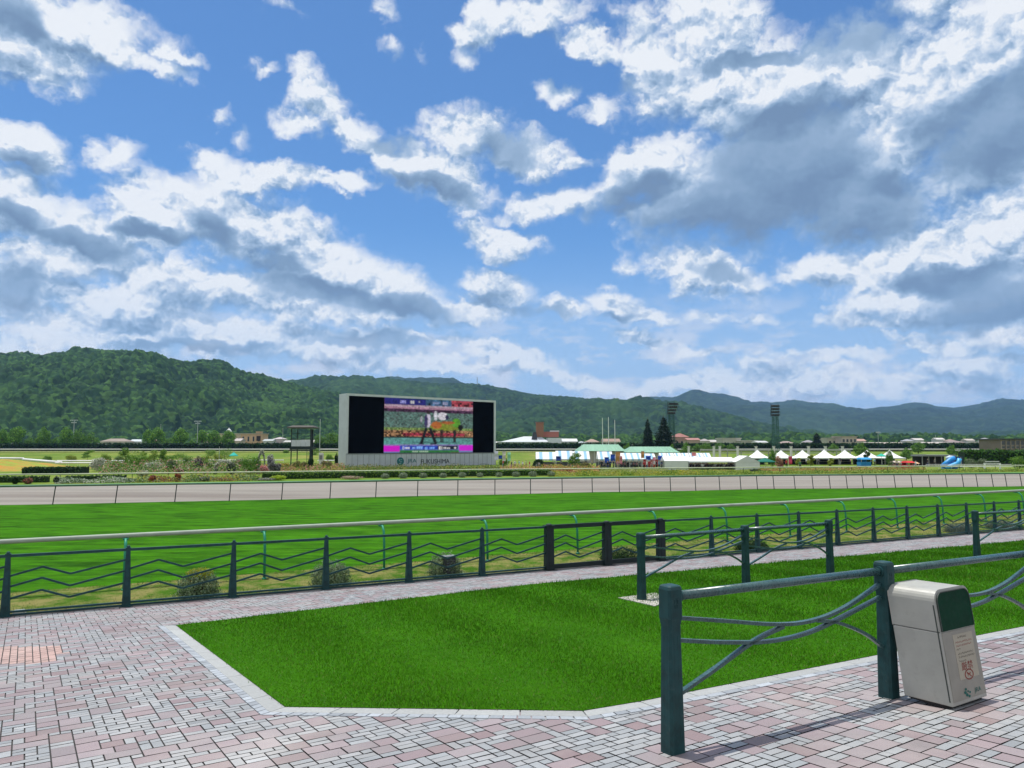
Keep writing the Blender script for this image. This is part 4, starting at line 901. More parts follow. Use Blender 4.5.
# ------------------------------------------------------------------ big screen
def build_screen():
    A = Vector((DX(346.5, 150), 150, INZ)); Bx = DX(495.8, 174); B = Vector((Bx, 174, INZ)); d = B-A; W_ = d.length; ang = math.atan2(d.y, d.x)
    t = thing('big_screen', 'huge outdoor video screen in a pale grey cabinet standing in the infield garden', 'video screen', A, ang)
    DEP = 3.7
    def u_of(px):                                         # distance along the face of an image column
        r = DX(px, 1.0); return W_*(A.x-r*A.y)/((A.x-r*A.y)-(B.x-r*B.y))
    def z_of(px, py):
        u = u_of(px)/W_; return DZ(py, A.y+(B.y-A.y)*u)-INZ
    top = z_of(346.5, 393.3); PALE = M('cabinet_pale', (.50, .54, .55), .5, .1, .4, dirt=(.25, .28, .29)); GREYP = M('cabinet_grey', (.42, .45, .48), .5, .1, .5)
    z0, z1 = z_of(348, 453.5), top-.45; ub, ue = 1.0*.35, W_-.55
    mb = MB(); mb.box(0, W_, .35, DEP, 0, top); mb.build('cabinet', PALE, t, bevel=.03)
    mb = MB(); mb.box(0, ub, 0, .348, z0, top); mb.box(ue, W_, 0, .348, z0, top); mb.box(ub, ue, 0, .348, z1, top); mb.build('bezel', PALE, t)
    mb = MB(); mb.box(0, W_, 0, .348, 0, z0-.002); base = mb.build('base_wall', GREYP, t)
    mb = MB(); n = 30
    for k in range(n+1): x = W_*k/n; mb.box(max(0, x-.03), min(W_, x+.03), -.03, -.002, .05, z0-.05)
    mb.box(0, W_, -.06, -.002, z0-.18, z0-.003); mb.build('panel_joint', M('cabinet_joint', (.17, .19, .20), .6), base)
    mb = MB(); mb.box(ub+.002, ue-.002, .12, .34, z0, z1-.002); mb.build('black_panel', M('screen_black', (.0015, .0015, .002), .9, spec=0), t)
    # the running picture: a lit grid of cells painted by code
    u0, u1 = u_of(384), u_of(473); nx, nz = 132, 84; img = np.zeros((nz, nx, 3))
    r = np.random.default_rng(2); yy, xx = np.mgrid[0:nz, 0:nx]; v = 1-(yy+.5)/nz; u = (xx+.5)/nx       # v from top
    def zone(a, b, c0, c1=0, c2=1, js=.2, blk=1):
        m_ = (v >= a) & (v < b) & (u >= c1) & (u < c2); nn_ = r.standard_normal((nz//blk+1, nx//blk+1)).repeat(blk, 0).repeat(blk, 1)[:nz, :nx]
        img[m_] = (np.array(c0)[None]*(1+js*nn_[m_][:, None])).clip(0, 3)
    def ell(cx, cy, rx, ry, c): m_ = ((u-cx)/rx)**2+((v-cy)/ry)**2 < 1; img[m_] = np.array(c)*(1+.15*r.standard_normal(m_.sum()))[:, None].clip(.3, 1.6)
    zone(0, .12, (.02, .02, .16), 0, .45); zone(0, .12, (.05, .12, .22), .45, .74, .5, 3); zone(0, .13, (.32, .05, .07), .74, 1, .6, 3)
    zone(.12, .16, (.42, .30, .36)); zone(.16, .19, (.38, .20, .28), js=.3); zone(.19, .25, (.05, .02, .05), js=.6, blk=2)
    zone(.25, .57, (.045, .11, .09), js=.5, blk=2); img[(v > .25) & (v < .57)] += (r.random((nz, nx, 1))*.09)[(v > .25) & (v < .57)]
    zone(.54, .58, (.16, .24, .07), js=.4, blk=2); zone(.58, .70, (.22, .12, .06), js=1., blk=2); zone(.63, .69, (.26, .03, .05), .2, .9, .7, 2); zone(.70, .73, (.02, .03, .03))
    zone(.73, .84, (.10, .28, .26), js=.15); zone(.80, .815, (.02, .05, .07), .3, .8); zone(.84, .87, (.22, .20, .42), js=.1); zone(.87, 1, (.14, .20, .42), js=.1); zone(.87, .975, (.62, .01, .55), 0, .17, .05); zone(.86, .96, (.60, .02, .62), .83, 1, .05)
    zone(.875, .945, (.02, .05, .42), .17, .82, .3, 2); zone(.95, 1, (.03, .16, .04), .17, .83, .2, 2); zone(.875, .945, (.01, .01, .03), .58, .82, .1)
    for x0, x1, y0, y1, c in ((.22, .27, .89, .93, (.7, .7, .8)), (.20, .21, .88, .94, (.6, .6, .7)), (.30, .33, .89, .93, (.3, .5, .9)), (.35, .42, .885, .93, (.25, .5, 1.)), (.44, .47, .89, .935, (.2, .4, .9)), (.49, .55, .89, .93, (.2, .45, 1.)), (.60, .62, .885, .935, (.8, .8, .8)), (.63, .64, .885, .935, (.8, .8, .8)), (.65, .68, .89, .93, (.7, .7, .7)), (.69, .73, .90, .93, (.7, .7, .7)), (.77, .80, .89, .93, (.7, .7, .7)),
        (.17, .23, .03, .09, (.30, .30, .65)), (.27, .32, .03, .09, (.5, .5, .5)), (.36, .38, .04, .07, (.4, .4, .4)), (.30, .36, .96, .985, (.4, .55, .4)), (.38, .48, .965, .985, (.4, .55, .4)), (.52, .60, .05, .08, (.25, .3, .5)), (.64, .70, .04, .09, (.3, .3, .45))):
        m_ = (v >= y0) & (v < y1) & (u >= x0) & (u < x1) & ((xx % 3 > 0) | (yy % 2 > 0)); img[m_] = c
    # led horse with rider and the groom in front
    ell(.68, .50, .19, .085, (.20, .24, .03)); ell(.57, .48, .06, .07, (.40, .12, .03)); ell(.80, .43, .05, .09, (.10, .30, .03)); ell(.85, .52, .03, .06, (.01, .01, .01)); ell(.70, .43, .08, .03, (.32, .10, .03))
    ell(.64, .31, .055, .075, (.62, .60, .66)); ell(.56, .30, .02, .09, (.6, .6, .66)); ell(.69, .33, .02, .05, (.03, .03, .08))
    ell(.475, .40, .028, .13, (.55, .5, .62)); ell(.45, .41, .02, .12, (.05, .04, .12)); ell(.475, .25, .02, .03, (.03, .02, .02)); ell(.40, .38, .012, .06, (.35, .35, .4))
    for cx, dx in ((.45, -.05), (.50, .06)):
        for k in range(14): ell(cx+dx*k/13, .56+.26*k/13, .017, .025, (.01, .01, .015))
    for cx in (.62, .64, .77, .79):
        for k in range(10): ell(cx, .58+.21*k/9, .008, .02, (.02, .02, .02))
    ell(.53, .83, .03, .012, (.01, .01, .02)); ell(.40, .83, .03, .012, (.01, .01, .02))
    # v runs downwards in the drawing: rows of the grid run upwards
    bl = sum(np.roll(np.roll(img, i_, 0), j_, 1) for i_ in (-1, 0, 1) for j_ in (-1, 0, 1))/9; img = .45*img+.55*bl
    sh = r.random((nz//3+1, nx//3+1, 1)).repeat(3, 0).repeat(3, 1)[:nz, :nx]; sh2 = r.random((nz, nx, 1)); low = (v[..., None] > .87); img = np.where(low, img, img*(.62+.40*sh+.34*sh2))
    img = img.clip(0, 1)
    V = np.empty((nz, nx, 4, 3)); X0 = u0+(u1-u0)*xx/nx; X1 = u0+(u1-u0)*(xx+1)/nx; Z0 = z0+.06+(z1-z0-.08)*yy/nz; Z1 = z0+.06+(z1-z0-.08)*(yy+1)/nz
    for k, (a, b) in enumerate(((X0, Z0), (X1, Z0), (X1, Z1), (X0, Z1))): V[:, :, k, 0] = a; V[:, :, k, 1] = .10; V[:, :, k, 2] = b
    me = bulk_mesh('picture', V.reshape(-1, 3), 4, img.reshape(-1, 3))
    m, nt, p = newmat('screen_picture'); a = N(nt, 'ShaderNodeAttribute', attribute_name='tone'); p.inputs['Base Color'].default_value = (.01, .01, .01, 1)
    nt.links.new(a.outputs['Color'], p.inputs['Emission Color']); p.inputs['Emission Strength'].default_value = .85; p.inputs['Specular IOR Level'].default_value = 0; me.materials.append(m)
    o = put(bpy.data.objects.new('picture', me), t); o['label'] = 'lit picture of a groom leading a racehorse and rider'
    # lettering and round emblem on the base wall
    LT = M('letters_teal', (.01, .12, .13), .5, .1); LB = M('letters_black', (.02, .025, .03), .5, .1)
    def letters(s, pa, pb, py, h, m_, bold=.02):
        x0, x1 = u_of(pa), u_of(pb); me = text_mesh(s, 1.0); xs_ = [v_.co.x for v_ in me.vertices]; ys_ = [v_.co.y for v_ in me.vertices]; a, b = min(xs_), max(xs_); c_, d_ = min(ys_), max(ys_); zc = z_of((pa+pb)/2, py)
        for v_ in me.vertices: v_.co = Vector((x0+(v_.co.x-a)/(b-a)*(x1-x0), -.045, zc+((v_.co.y-c_)/(d_-c_)-.5)*h))
        me.materials.clear(); me.materials.append(m_); o = put(bpy.data.objects.new('lettering', me), base); so_ = o.modifiers.new('thick', 'SOLIDIFY'); so_.thickness = .06
    letters('JRA', 407.5, 416.5, 461.3, 1.0, LT); letters('FUKUSHIMA', 421, 449.5, 461.3, .98, LB)
    mb = MB(); cx = u_of(400.6); cz = z_of(400.6, 461.3); n = 30
    mb.add([(cx+.85*math.cos(2*math.pi*k/n), -.04, cz+.85*math.sin(2*math.pi*k/n)) for k in range(n)], [tuple(range(n))])
    mb.add([(cx+.85*math.cos(2*math.pi*k/n), -.035+.03, cz+.85*math.sin(2*math.pi*k/n)) for k in range(n)], [tuple(range(n))])
    mb.build('emblem', LT, base); mb = MB()
    for (dx, dz, rx, rz_) in ((-.25, .25, .18, .22), (.2, .35, .25, .10), (.1, -.1, .35, .10), (-.1, -.45, .3, .10)): mb.add([(cx+dx+rx*math.cos(a), -.05, cz+dz+rz_*math.sin(a)) for a in np.linspace(0, 6.283, 13)[:-1]], [tuple(range(12))])
    mb.build('emblem_relief', M('letters_pale', (.16, .30, .31), .5, .1), base)
build_screen()
# ------------------------------------------------------------------ watch tower
def build_tower():
    Y = 140; x0, x1 = DX(290.5, Y), DX(311.5, Y); W_ = x1-x0; t = thing('watch_tower', 'dark open watch tower with flat roof and white balcony panels, left of the screen', 'tower', (x0, Y, INZ))
    h = lambda y: DZ(y, Y)-INZ; DK = M('tower_dark', (.018, .028, .026), .5, .3, 2)
    for nm, x, y, w in (('leg', .15, 0, .16), ('leg', .55, 2.6, .16), ('leg', W_-.15, 0, .22), ('leg', W_-.55, 2.6, .30)):
        mb = MB(); mb.box(x-w/2, x+w/2, y-w/2, y+w/2, 0, h(429)); mb.build(nm, DK, t)
    mb = MB(); mb.box(-.1, W_+.1, -.2, 2.9, h(449.6), h(447)); mb.build('floor_slab', DK, t)
    mb = MB(); mb.box(-.55, W_+.55, -.7, 3.4, h(428.2), h(427.2)); mb.hexa([(-.55,-.7,h(427.2)),(W_+.55,-.7,h(427.2)),(W_+.55,3.4,h(427.2)),(-.55,3.4,h(427.2))], [(.2,.2,h(425.4)),(W_-.2,.2,h(425.4)),(W_-.2,2.5,h(425.4)),(.2,2.5,h(425.4))]); mb.build('roof', M('tower_roof', (.07, .065, .055), .7, .2, 1), t)
    for k in range(4):
        mb = MB(); a = .2+(W_-.4)*k/4; mb.box(a+.02, a+(W_-.4)/4-.02, -.22, -.17, h(446.3), h(440)); mb.build('balcony_panel', M('tower_panel', (.52, .55, .58), .5, .08), t)
    for y in (438.8, 433.5): 
        mb = MB(); mb.bar((0, -.19, h(y)), (W_, -.19, h(y)), .06, .06); mb.build('handrail', DK, t)
    mb = MB()
    for k in range(13): z = h(469)+ (h(449)-h(469))*k/13; mb.bar((W_-.9, .1, z), (W_-.35, .1, z), .05, .05)
    mb.bar((W_-.9, .1, 0), (W_-.9, .1, h(449)), .05, .05); mb.bar((W_-.35, .1, 0), (W_-.35, .1, h(449)), .05, .05); mb.bar((.15, 0, h(463)), (W_-.15, 0, h(463)), .08, .08); mb.build('ladder', DK, t)
build_tower()
# ------------------------------------------------------------------ light towers and masts
def light_tower(px, yt, Y, label, lean):
    x = DX(px, Y); H = DZ(yt, Y); t = thing('light_tower', label, 'light tower', (x, Y, 0)); GR = M('mast_green', (.02, .085, .06), .5, .2, 1); DK = M('lamp_dark', (.02, .022, .025), .5, .2)
    hh = H-5.6; mb = MB(); b, tp = 1.25, .95
    for sx in (-1, 1):
        for sy in (-1, 1): mb.bar((sx*b, sy*b, 0), (sx*tp, sy*tp, hh), .22, .22)
    for k in range(9):
        z0, z1 = hh*k/9, hh*(k+1)/9; w0 = b+(tp-b)*k/9; w1 = b+(tp-b)*(k+1)/9
        for sy in (-1, 1): mb.bar((-w0, sy*w0, z0), (w1, sy*w1, z1), .12, .12); mb.bar((w0, sy*w0, z0), (-w1, sy*w1, z1), .12, .12); mb.bar((-w1, sy*w1, z1), (w1, sy*w1, z1), .1, .1)
        for sx in (-1, 1): mb.bar((sx*w0, -w0, z0), (sx*w1, w1, z1), .1, .1)
    mb.build('lattice_mast', GR, t)
    for k in range(4):
        z = hh+.2+k*1.35; mb = MB(); w = 1.9 if not lean else (1.7+.25*k)
        dx = (.3*k if lean else 0); mb.box(-w+dx, w+dx, -1.2, .9, z, z+.16); f = mb.build('lamp_deck', DK, t)
        mb = MB(); mb.box(-w*.8+dx, w*.8+dx, -.5, .5, z+.17, z+.95); mb.build('housing', DK, f)
        if k < 3 or not lean:
            mb = MB()
            for j in range(5): mb.lathe([(.12, 0), (.30, .25), (.30, .55), (.1, .7)], (-w*.8+dx+w*.4*j, -1.0, z+.28), 8)
            mb.build('floodlights', M('lamp_grey', (.08, .085, .09), .35, .2), f)
    mb = MB(); mb.bar((-1.7, .6, hh), (-1.5, .6, H), .15, .15); mb.bar((1.7, .6, hh), (1.7, .6, H), .15, .15); mb.bar((-1.7, -.9, hh), (-1.5, -.9, H), .12, .12); mb.build('frame', DK, t)
light_tower(672, 402, 330, 'left of the two lattice light towers, above the broad conifer', True)
light_tower(776, 404, 330, 'right of the two lattice light towers, standing alone with green legs', False)
def mast(px, yt, yb, Y, label, arms=None, col=(.42, .45, .45), r=.16, cat='mast', name='mast', z0=0, group=None):
    x = DX(px, Y); H = DZ(yt, Y)-z0; t = thing(name, label, cat, (x, Y, z0), group=group); mm = M('mast_'+str(col), col, .5, .1)
    mb = MB(); mb.tube([(0,0,0),(0,0,H)], [r*1.4, r], 7); mb.build('pole', mm, t)
    if arms:
        for dz, w in arms: mb = MB(); mb.box(-w, w, -.15, .15, H-dz-.12, H-dz+.12); [mb.box(-w+2*w*k/4-.22, -w+2*w*k/4+.22, -.3, -.16, H-dz-.5, H-dz+.05) for k in range(5)]; mb.build('lamp_bar', mm, t)
mast(73, 420, 446, 430, 'leftmost tall floodlight mast among the round trees', [(0, 2.0), (1.3, 1.3)])
mast(197, 421, 446, 430, 'second floodlight mast, just left of the long beige building', [(0, 1.8), (1.2, 1.2)])
HS = 0
mast(160, 424, 446, 520, 'thin faint pole above the bright round pair of trees', r=.10)
mast(319.7, 419, 446, 300, 'thin pale pole just right of the watch tower', r=.11)
mast(282.5, 428, 446, 420, 'thin pole left of the watch tower above the small houses', r=.10)
for px, yt, lb in ((602.7, 418, 'left'), (608.7, 417, 'middle and tallest'), (615, 420, 'right')): mast(px, yt, 447, 300, 'white flagpole behind the striped tents, %s of the three' % lb, r=.13, cat='flagpole', name='flagpole', col=(.62, .64, .64), group='white flagpoles behind the tents')
mast(878.5, 432, 446, 400, 'street light mast right of the pale flats', [(0, 1.0)], r=.10); mast(995.5, 438, 449, 380, 'dark pole left of the dark brown building', col=(.05, .06, .06), r=.14)
mast(936, 435, 446, 500, 'thin pole over the long pale shed', r=.10)
mast(397, 374, 384, 4900, 'antenna mast on the farthest flat ridge above the big screen', r=1.6, z0=430, cat='antenna', name='antenna'); mast(477, 377, 385, 3000, 'antenna mast on the ridge right above the big screen', r=1.2, z0=225, cat='antenna', name='antenna')
# ------------------------------------------------------------------ buildings
def building(px0, px1, yt, Y, dep, col, label, roof='flat', rcol=(.3,.3,.3), wins=(), rise=1.5, z0=0, name='building', cat='building', over=.5, wcol=(.03,.035,.04), yr=None, rz=0):
    x0, x1 = DX(px0, Y), DX(px1, Y); W_ = x1-x0; H = DZ(yt, Y)-z0; t = thing(name, label, cat, (x0, Y, z0), rz); wm = M('wall_%.2f_%.2f_%.2f' % col, col, .8, .12, .3, dirt=tuple(c*.6 for c in col)); rm = M('roof_%.2f_%.2f_%.2f' % rcol, rcol, .7, .15, .3)
    mb = MB(); mb.box(0, W_, 0, dep, 0, H); w_ = mb.build('wall', wm, t); mb = MB(); o = over
    if roof == 'flat': mb.box(-o, W_+o, -o, dep+o, H+.01, H+.45)
    elif roof == 'gable': mb.add([(-o,-o,H+.01),(W_+o,-o,H+.01),(W_+o,dep+o,H+.01),(-o,dep+o,H+.01),(-o,dep/2,H+rise),(W_+o,dep/2,H+rise)], [(0,1,5,4),(2,3,4,5),(0,4,3),(1,2,5),(3,2,1,0)])
    elif roof == 'hip': i = min(W_/2, dep/2)*.8; mb.add([(-o,-o,H+.01),(W_+o,-o,H+.01),(W_+o,dep+o,H+.01),(-o,dep+o,H+.01),(i,dep/2,H+rise),(W_-i,dep/2,H+rise)], [(0,1,5,4),(2,3,4,5),(0,4,3),(1,2,5),(3,2,1,0)])
    mb.build('roof', rm, t); gm = M('window_%.2f' % wcol[0], wcol, .15, .2, spec=.6)
    for (a, b, c, d_) in wins:
        mb = MB(); mb.box(a*W_, b*W_, -.09, -.02, c*H, d_*H); f = mb.build('window_frame', M('frame_pale', (.4, .4, .38), .6, .1), t); mb = MB(); e = .07; mb.box(a*W_+e, b*W_-e, -.12, -.092, c*H+e, d_*H-e); mb.build('pane', gm, f)
    return t, W_, H
wr = lambda n, c, d, w=.5: [((k+.5-w/2)/n, (k+.5+w/2)/n, c, d) for k in range(n)]
building(100, 126, 441.5, 470, 10, (.48,.46,.42), 'low house with a broad grey brown roof between the two left tree clumps', 'hip', (.24,.20,.17), wr(5,.2,.7), 1.9)
building(129, 147, 441.5, 480, 10, (.55,.57,.58), 'low white and pale blue shed left of the round bright trees', 'gable', (.45,.50,.52), wr(4,.2,.7), 1.4)
building(204, 240, 434, 520, 16, (.50,.40,.30), 'long low beige building with a small white dome behind the trees', 'flat', (.42,.40,.34), wr(12,.45,.75), .8)
x = DX(223.5, 515); t = thing('dome', 'small white dome standing on the roof of the long beige building', 'dome', (x, 524, DZ(433.5, 520))); mb = MB(); mb.lathe([(2.0,0),(2.0,.9),(1.75,2.0),(1.0,3.0),(.2,3.5),(.1,4.2)], n=16); mb.build('shell', M('dome_white', (.6,.62,.62), .4, .1), t, smooth=True); mb = MB(); mb.lathe([(2.3,-.3),(2.3,0)], n=16); mb.build('ring', M('dome_ring', (.4,.4,.4), .6, .1), t)
t, W_, H = building(240.5, 261, 434, 500, 14, (.52,.34,.22), 'orange beige two storey building with dark balconies at its right end', 'flat', (.40,.36,.30), wr(4,.55,.85,.35)+wr(4,.15,.4,.35), .6); 
mb = MB(); mb.box(W_*.74, W_*1.0, -.5, 3, H+.3, H+1.7); mb.build('stair_house', M('wall_0.46_0.30_0.20', (.46,.30,.20), .8), t)
for c_, d_ in ((.58, .88), (.14, .44)): mb = MB(); mb.box(W_*.78, W_*.97, -.55, -.12, H*c_, H*d_); mb.build('balcony', M('balcony_dark', (.03,.02,.018), .7), t)
building(263, 272, 441, 460, 8, (.50,.52,.52), 'small pale house right of the orange beige building', 'gable', (.35,.38,.38), wr(2,.3,.7), 1.2, name='house', cat='house')
building(273, 283, 439, 470, 8, (.52,.44,.44), 'pinkish white house left of the watch tower', 'hip', (.40,.36,.36), wr(3,.3,.7), 1.2, name='house', cat='house')
building(284, 290, 442, 455, 8, (.46,.48,.48), 'tiny grey white house touching the watch tower at its left', 'gable', (.42,.42,.40), wr(2,.3,.7), 1.0, name='house', cat='house')
# hall with brown tower
t, W_, H = building(498, 547, 442.5, 470, 26, (.50,.54,.57), 'wide pale hall with a sloping white roof and a reddish brown roof tower', 'flat', (.42,.46,.48), wr(14,.35,.7,.7), 1, wcol=(.16,.19,.22)); Y = 470
X = lambda p: DX(p, Y)-DX(498, Y); Z = lambda y: DZ(y, Y)
mb = MB(); mb.hexa([(X(500),1,H+.46),(X(549),1,H+.46),(X(549),24,H+.46),(X(500),24,H+.46)], [(X(524),6,Z(436.3)),(X(541),6,Z(436.3)),(X(541),18,Z(436.3)),(X(524),18,Z(436.3))]); mb.build('sloping_roof', M('hall_roof', (.46,.50,.53), .5, .1), t)
mb = MB(); mb.box(X(536.5), X(544), 5, 11, Z(437), Z(422.5)); tw = mb.build('tower_block', M('hall_brown', (.27,.125,.07), .8, .2), t); mb = MB(); mb.box(X(536), X(544.5), 4.6, 11.4, Z(422.5)+.01, Z(421.7)); mb.build('tower_cap', M('hall_cap', (.22,.12,.10), .8), tw)
mb = MB(); mb.box(X(543), X(559.5), 7, 14, Z(437), Z(431.5)); mb.build('upper_block', M('hall_red', (.30,.11,.08), .8, .2), t); mb = MB(); mb.box(X(551), X(560), 6.7, 14.3, Z(431.5)+.01, Z(430.3)); mb.build('upper_roof', M('hall_upper_roof', (.52,.48,.50), .6), t)
mb = MB(); mb.box(X(548), X(562), -1, 20, 0, Z(438)); mb.build('white_wing', M('hall_wing', (.56,.60,.63), .6, .1), t)
mb = MB(); mb.hexa([(X(531),3,H+.5),(X(538),3,H+.5),(X(538),9,H+.5),(X(531),9,H+.5)], [(X(533.5),3,Z(432)),(X(536.4),3,Z(432)),(X(536.4),9,Z(432)),(X(533.5),9,Z(432))]); mb.build('dark_dormer', M('hall_dormer', (.05,.05,.06), .6), t)
building(563, 577, 441.5, 450, 12, (.45,.47,.48), 'low grey house with a pale gabled roof right of the hall', 'gable', (.52,.53,.54), wr(4,.3,.7), 1.8, name='house', cat='house')
building(578, 586, 443, 430, 10, (.40,.42,.43), 'small grey blue house left of the flagpoles', 'hip', (.30,.33,.36), wr(2,.3,.7), 1.0, name='house', cat='house')
building(587, 599, 442, 440, 12, (.50,.48,.45), 'house with brown hipped roof just left of the flagpoles', 'hip', (.30,.22,.18), wr(3,.3,.7), 1.8, name='house', cat='house')
building(604, 620, 441.7, 430, 12, (.52,.50,.46), 'house with brown gabled roof behind the white flagpoles', 'gable', (.28,.20,.16), wr(4,.3,.7), 1.8, name='house', cat='house')
building(675, 689, 437, 470, 14, (.34,.22,.18), 'taller brown house with red brown roof right of the broad conifer', 'hip', (.26,.12,.10), wr(3,.35,.7), 2.4, name='house', cat='house')
building(688, 700, 440, 450, 12, (.40,.30,.25), 'lower brown red house left of the white pillars', 'gable', (.32,.16,.14), wr(3,.3,.7), 1.3, name='house', cat='house')
building(723, 741, 438.6, 500, 16, (.46,.44,.38), 'plain pale grey beige block behind the row of white pillars', 'flat', (.42,.41,.37), wr(5,.4,.65,.4), .6)
building(741.5, 757, 441, 490, 14, (.42,.41,.37), 'lower pale block stepping down to the right light tower', 'flat', (.48,.47,.43), wr(4,.3,.6), .6)
building(758, 768, 442.5, 470, 12, (.46,.47,.46), 'small low pale building just left of the right light tower', 'gable', (.44,.46,.46), wr(3,.3,.6), 1.1)
building(781, 803, 445.5, 400, 18, (.35,.33,.30), 'low pavilion with a wide brown grey hipped roof right of the right light tower', 'hip', (.27,.21,.19), wr(5,.2,.7), 2.4, name='pavilion', cat='pavilion')
building(828, 841, 438.5, 480, 14, (.50,.46,.38), 'pale beige flats with stepped roof, left of the pair of flats', 'flat', (.40,.39,.34), wr(3,.55,.8)+wr(3,.2,.42), .8)
building(842, 857, 437, 470, 14, (.46,.38,.34), 'taller pinkish beige flats with dark balconies, right of the pair of flats', 'flat', (.36,.30,.27), wr(4,.62,.85,.6)+wr(4,.3,.5,.6), .8)
building(805, 822, 444, 430, 12, (.46,.44,.40), 'low pale wall like building behind the small conifer', 'flat', (.4,.4,.38), wr(4,.3,.6), .6)
building(868, 905, 443.7, 520, 14, (.42,.38,.34), 'long low beige shed left of the light green tree', 'gable', (.40,.35,.31), wr(8,.3,.6), 1.0, name='shed', cat='shed')
building(925, 948, 443.5, 540, 14, (.44,.41,.38), 'long low beige shed right of the light green tree', 'gable', (.42,.38,.35), wr(6,.3,.6), 1.1, name='shed', cat='shed')
building(952, 966, 442.6, 500, 12, (.30,.26,.25), 'dull brown low house in the middle of the pale sheds', 'hip', (.22,.18,.17), wr(3,.3,.6), 1.5, name='house', cat='house')
building(969, 981, 444, 520, 12, (.46,.44,.42), 'low cream shed left of the biggest pale shed', 'flat', (.44,.42,.4), wr(3,.3,.6), .6, name='shed', cat='shed')
building(982, 1000, 442.3, 500, 12, (.56,.53,.51), 'largest pale shed, directly left of the dark brown building', 'flat', (.58,.54,.52), wr(4,.2,.5), .6, name='shed', cat='shed')
t, W_, H = building(1001, 1034, 439.6, 300, 14, (.20,.16,.13), 'dark brown two storey building with wide windows at the right edge', 'flat', (.05,.055,.055), wr(7,.60,.92,.8)+wr(7,.36,.52,.7), .8, over=.9)
for k in range(8): mb = MB(); mb.box(W_*k/7-.12, W_*k/7+.12, -.45, -.13, 0, H); mb.build('pilaster', M('pilaster', (.30,.25,.20), .8), t)

# small houses of the town at the foot of the hills
for px0, px1, yt, Y, rf, wc, rc, lab in ((702,710,441,520,'hip',(.5,.48,.44),(.30,.27,.26),'small pale house with grey roof right of the brown red houses'),(711,721,442,540,'gable',(.48,.46,.42),(.42,.40,.38),'low cream house with pale roof left of the plain grey beige block'),
  (806,815,442.2,560,'hip',(.46,.45,.44),(.25,.24,.26),'small dark roofed house behind the small conifer, left'),(858,866,441,560,'gable',(.5,.44,.4),(.38,.24,.20),'small house with reddish roof right of the taller flats'),(906,914,441,640,'hip',(.52,.5,.48),(.30,.30,.33),'tiny grey roofed house above the long shed left of the green tree'),
  (915,924,440,650,'gable',(.55,.54,.52),(.45,.42,.40),'tiny white house on the slope above the light green tree'),(937,945,439.5,700,'gable',(.56,.55,.54),(.5,.48,.46),'tiny bright house on the foot of the far slope, above the right long shed'),(949,957,441,660,'hip',(.5,.46,.42),(.27,.20,.18),'tiny brown roofed house above the dull brown low house'),
  (967,975,440.5,680,'gable',(.55,.53,.5),(.40,.36,.33),'tiny cream house above the low cream shed'),(984,992,439.5,700,'hip',(.52,.5,.5),(.28,.28,.3),'tiny grey house above the largest pale shed'),(470,500,444,470,'gable',(.5,.5,.48),(.40,.40,.38),'long low pale house half hidden by the right side of the big screen'),
  (300,318,442.5,440,'gable',(.48,.46,.44),(.36,.34,.32),'low pale house seen through the watch tower'),(150,156,441.8,520,'gable',(.5,.46,.44),(.34,.24,.20),'tiny reddish roofed house behind the left of the bright round trees'),(233,240,441,455,'gable',(.52,.44,.38),(.38,.34,.32),'small beige annex touching the orange beige building at its left')):
    building(px0, px1, yt, Y, 9, wc, lab, rf, rc, wr(3,.3,.7), 1.6, name='house', cat='house')
# ------------------------------------------------------------------ green roofed stables
def green_roof(px0, px1, Y, label, yr, ye):
    x0, x1 = DX(px0, Y), DX(px1, Y); W_ = x1-x0; hr, he = DZ(yr, Y+6)-INZ, DZ(ye, Y)-INZ; t = thing('pavilion', label, 'pavilion', (x0, Y, INZ)); dep = 12
    mb = MB(); mb.add([(0,0,he),(W_,0,he),(W_-1.2,dep/2,hr),(1.9,dep/2,hr),(W_,dep,he),(0,dep,he)], [(0,1,2,3),(3,2,4,5),(0,3,5),(1,4,2)]); rf = mb.build('roof', M('green_roof', (.20,.37,.26), .6, .12, .4, stretch=(3,.3,1)), t)
    mb = MB(); n = int(W_/1.0)
    for k in range(n+1): mb.bar((W_*k/n*.98, .02, he+.04), (1.6+(W_-2.8)*k/n, dep/2-.1, hr+.03), .06, .05)
    mb.build('roof_seams', M('green_seam', (.26,.42,.32), .6), rf)
    mb = MB(); mb.box(.8, W_-.8, .8, dep-.8, 0, he-.02); mb.build('wall', M('pavilion_wall', (.38,.36,.31), .8), t)
    for k in range(7): mb = MB(); x = W_*k/6.3+.3; mb.box(x-.09, x+.09, .2, .38, 0, he-.02); mb.build('column', M('pavilion_column', (.5,.5,.48), .7), t)
green_roof(578, 626, 190, 'long pavilion with a pale green roof behind the striped tents, left of the pair', 444.4, 451)
green_roof(626.5, 680, 184, 'long pavilion with a pale green roof behind the flags, right of the pair', 446.6, 452.4)
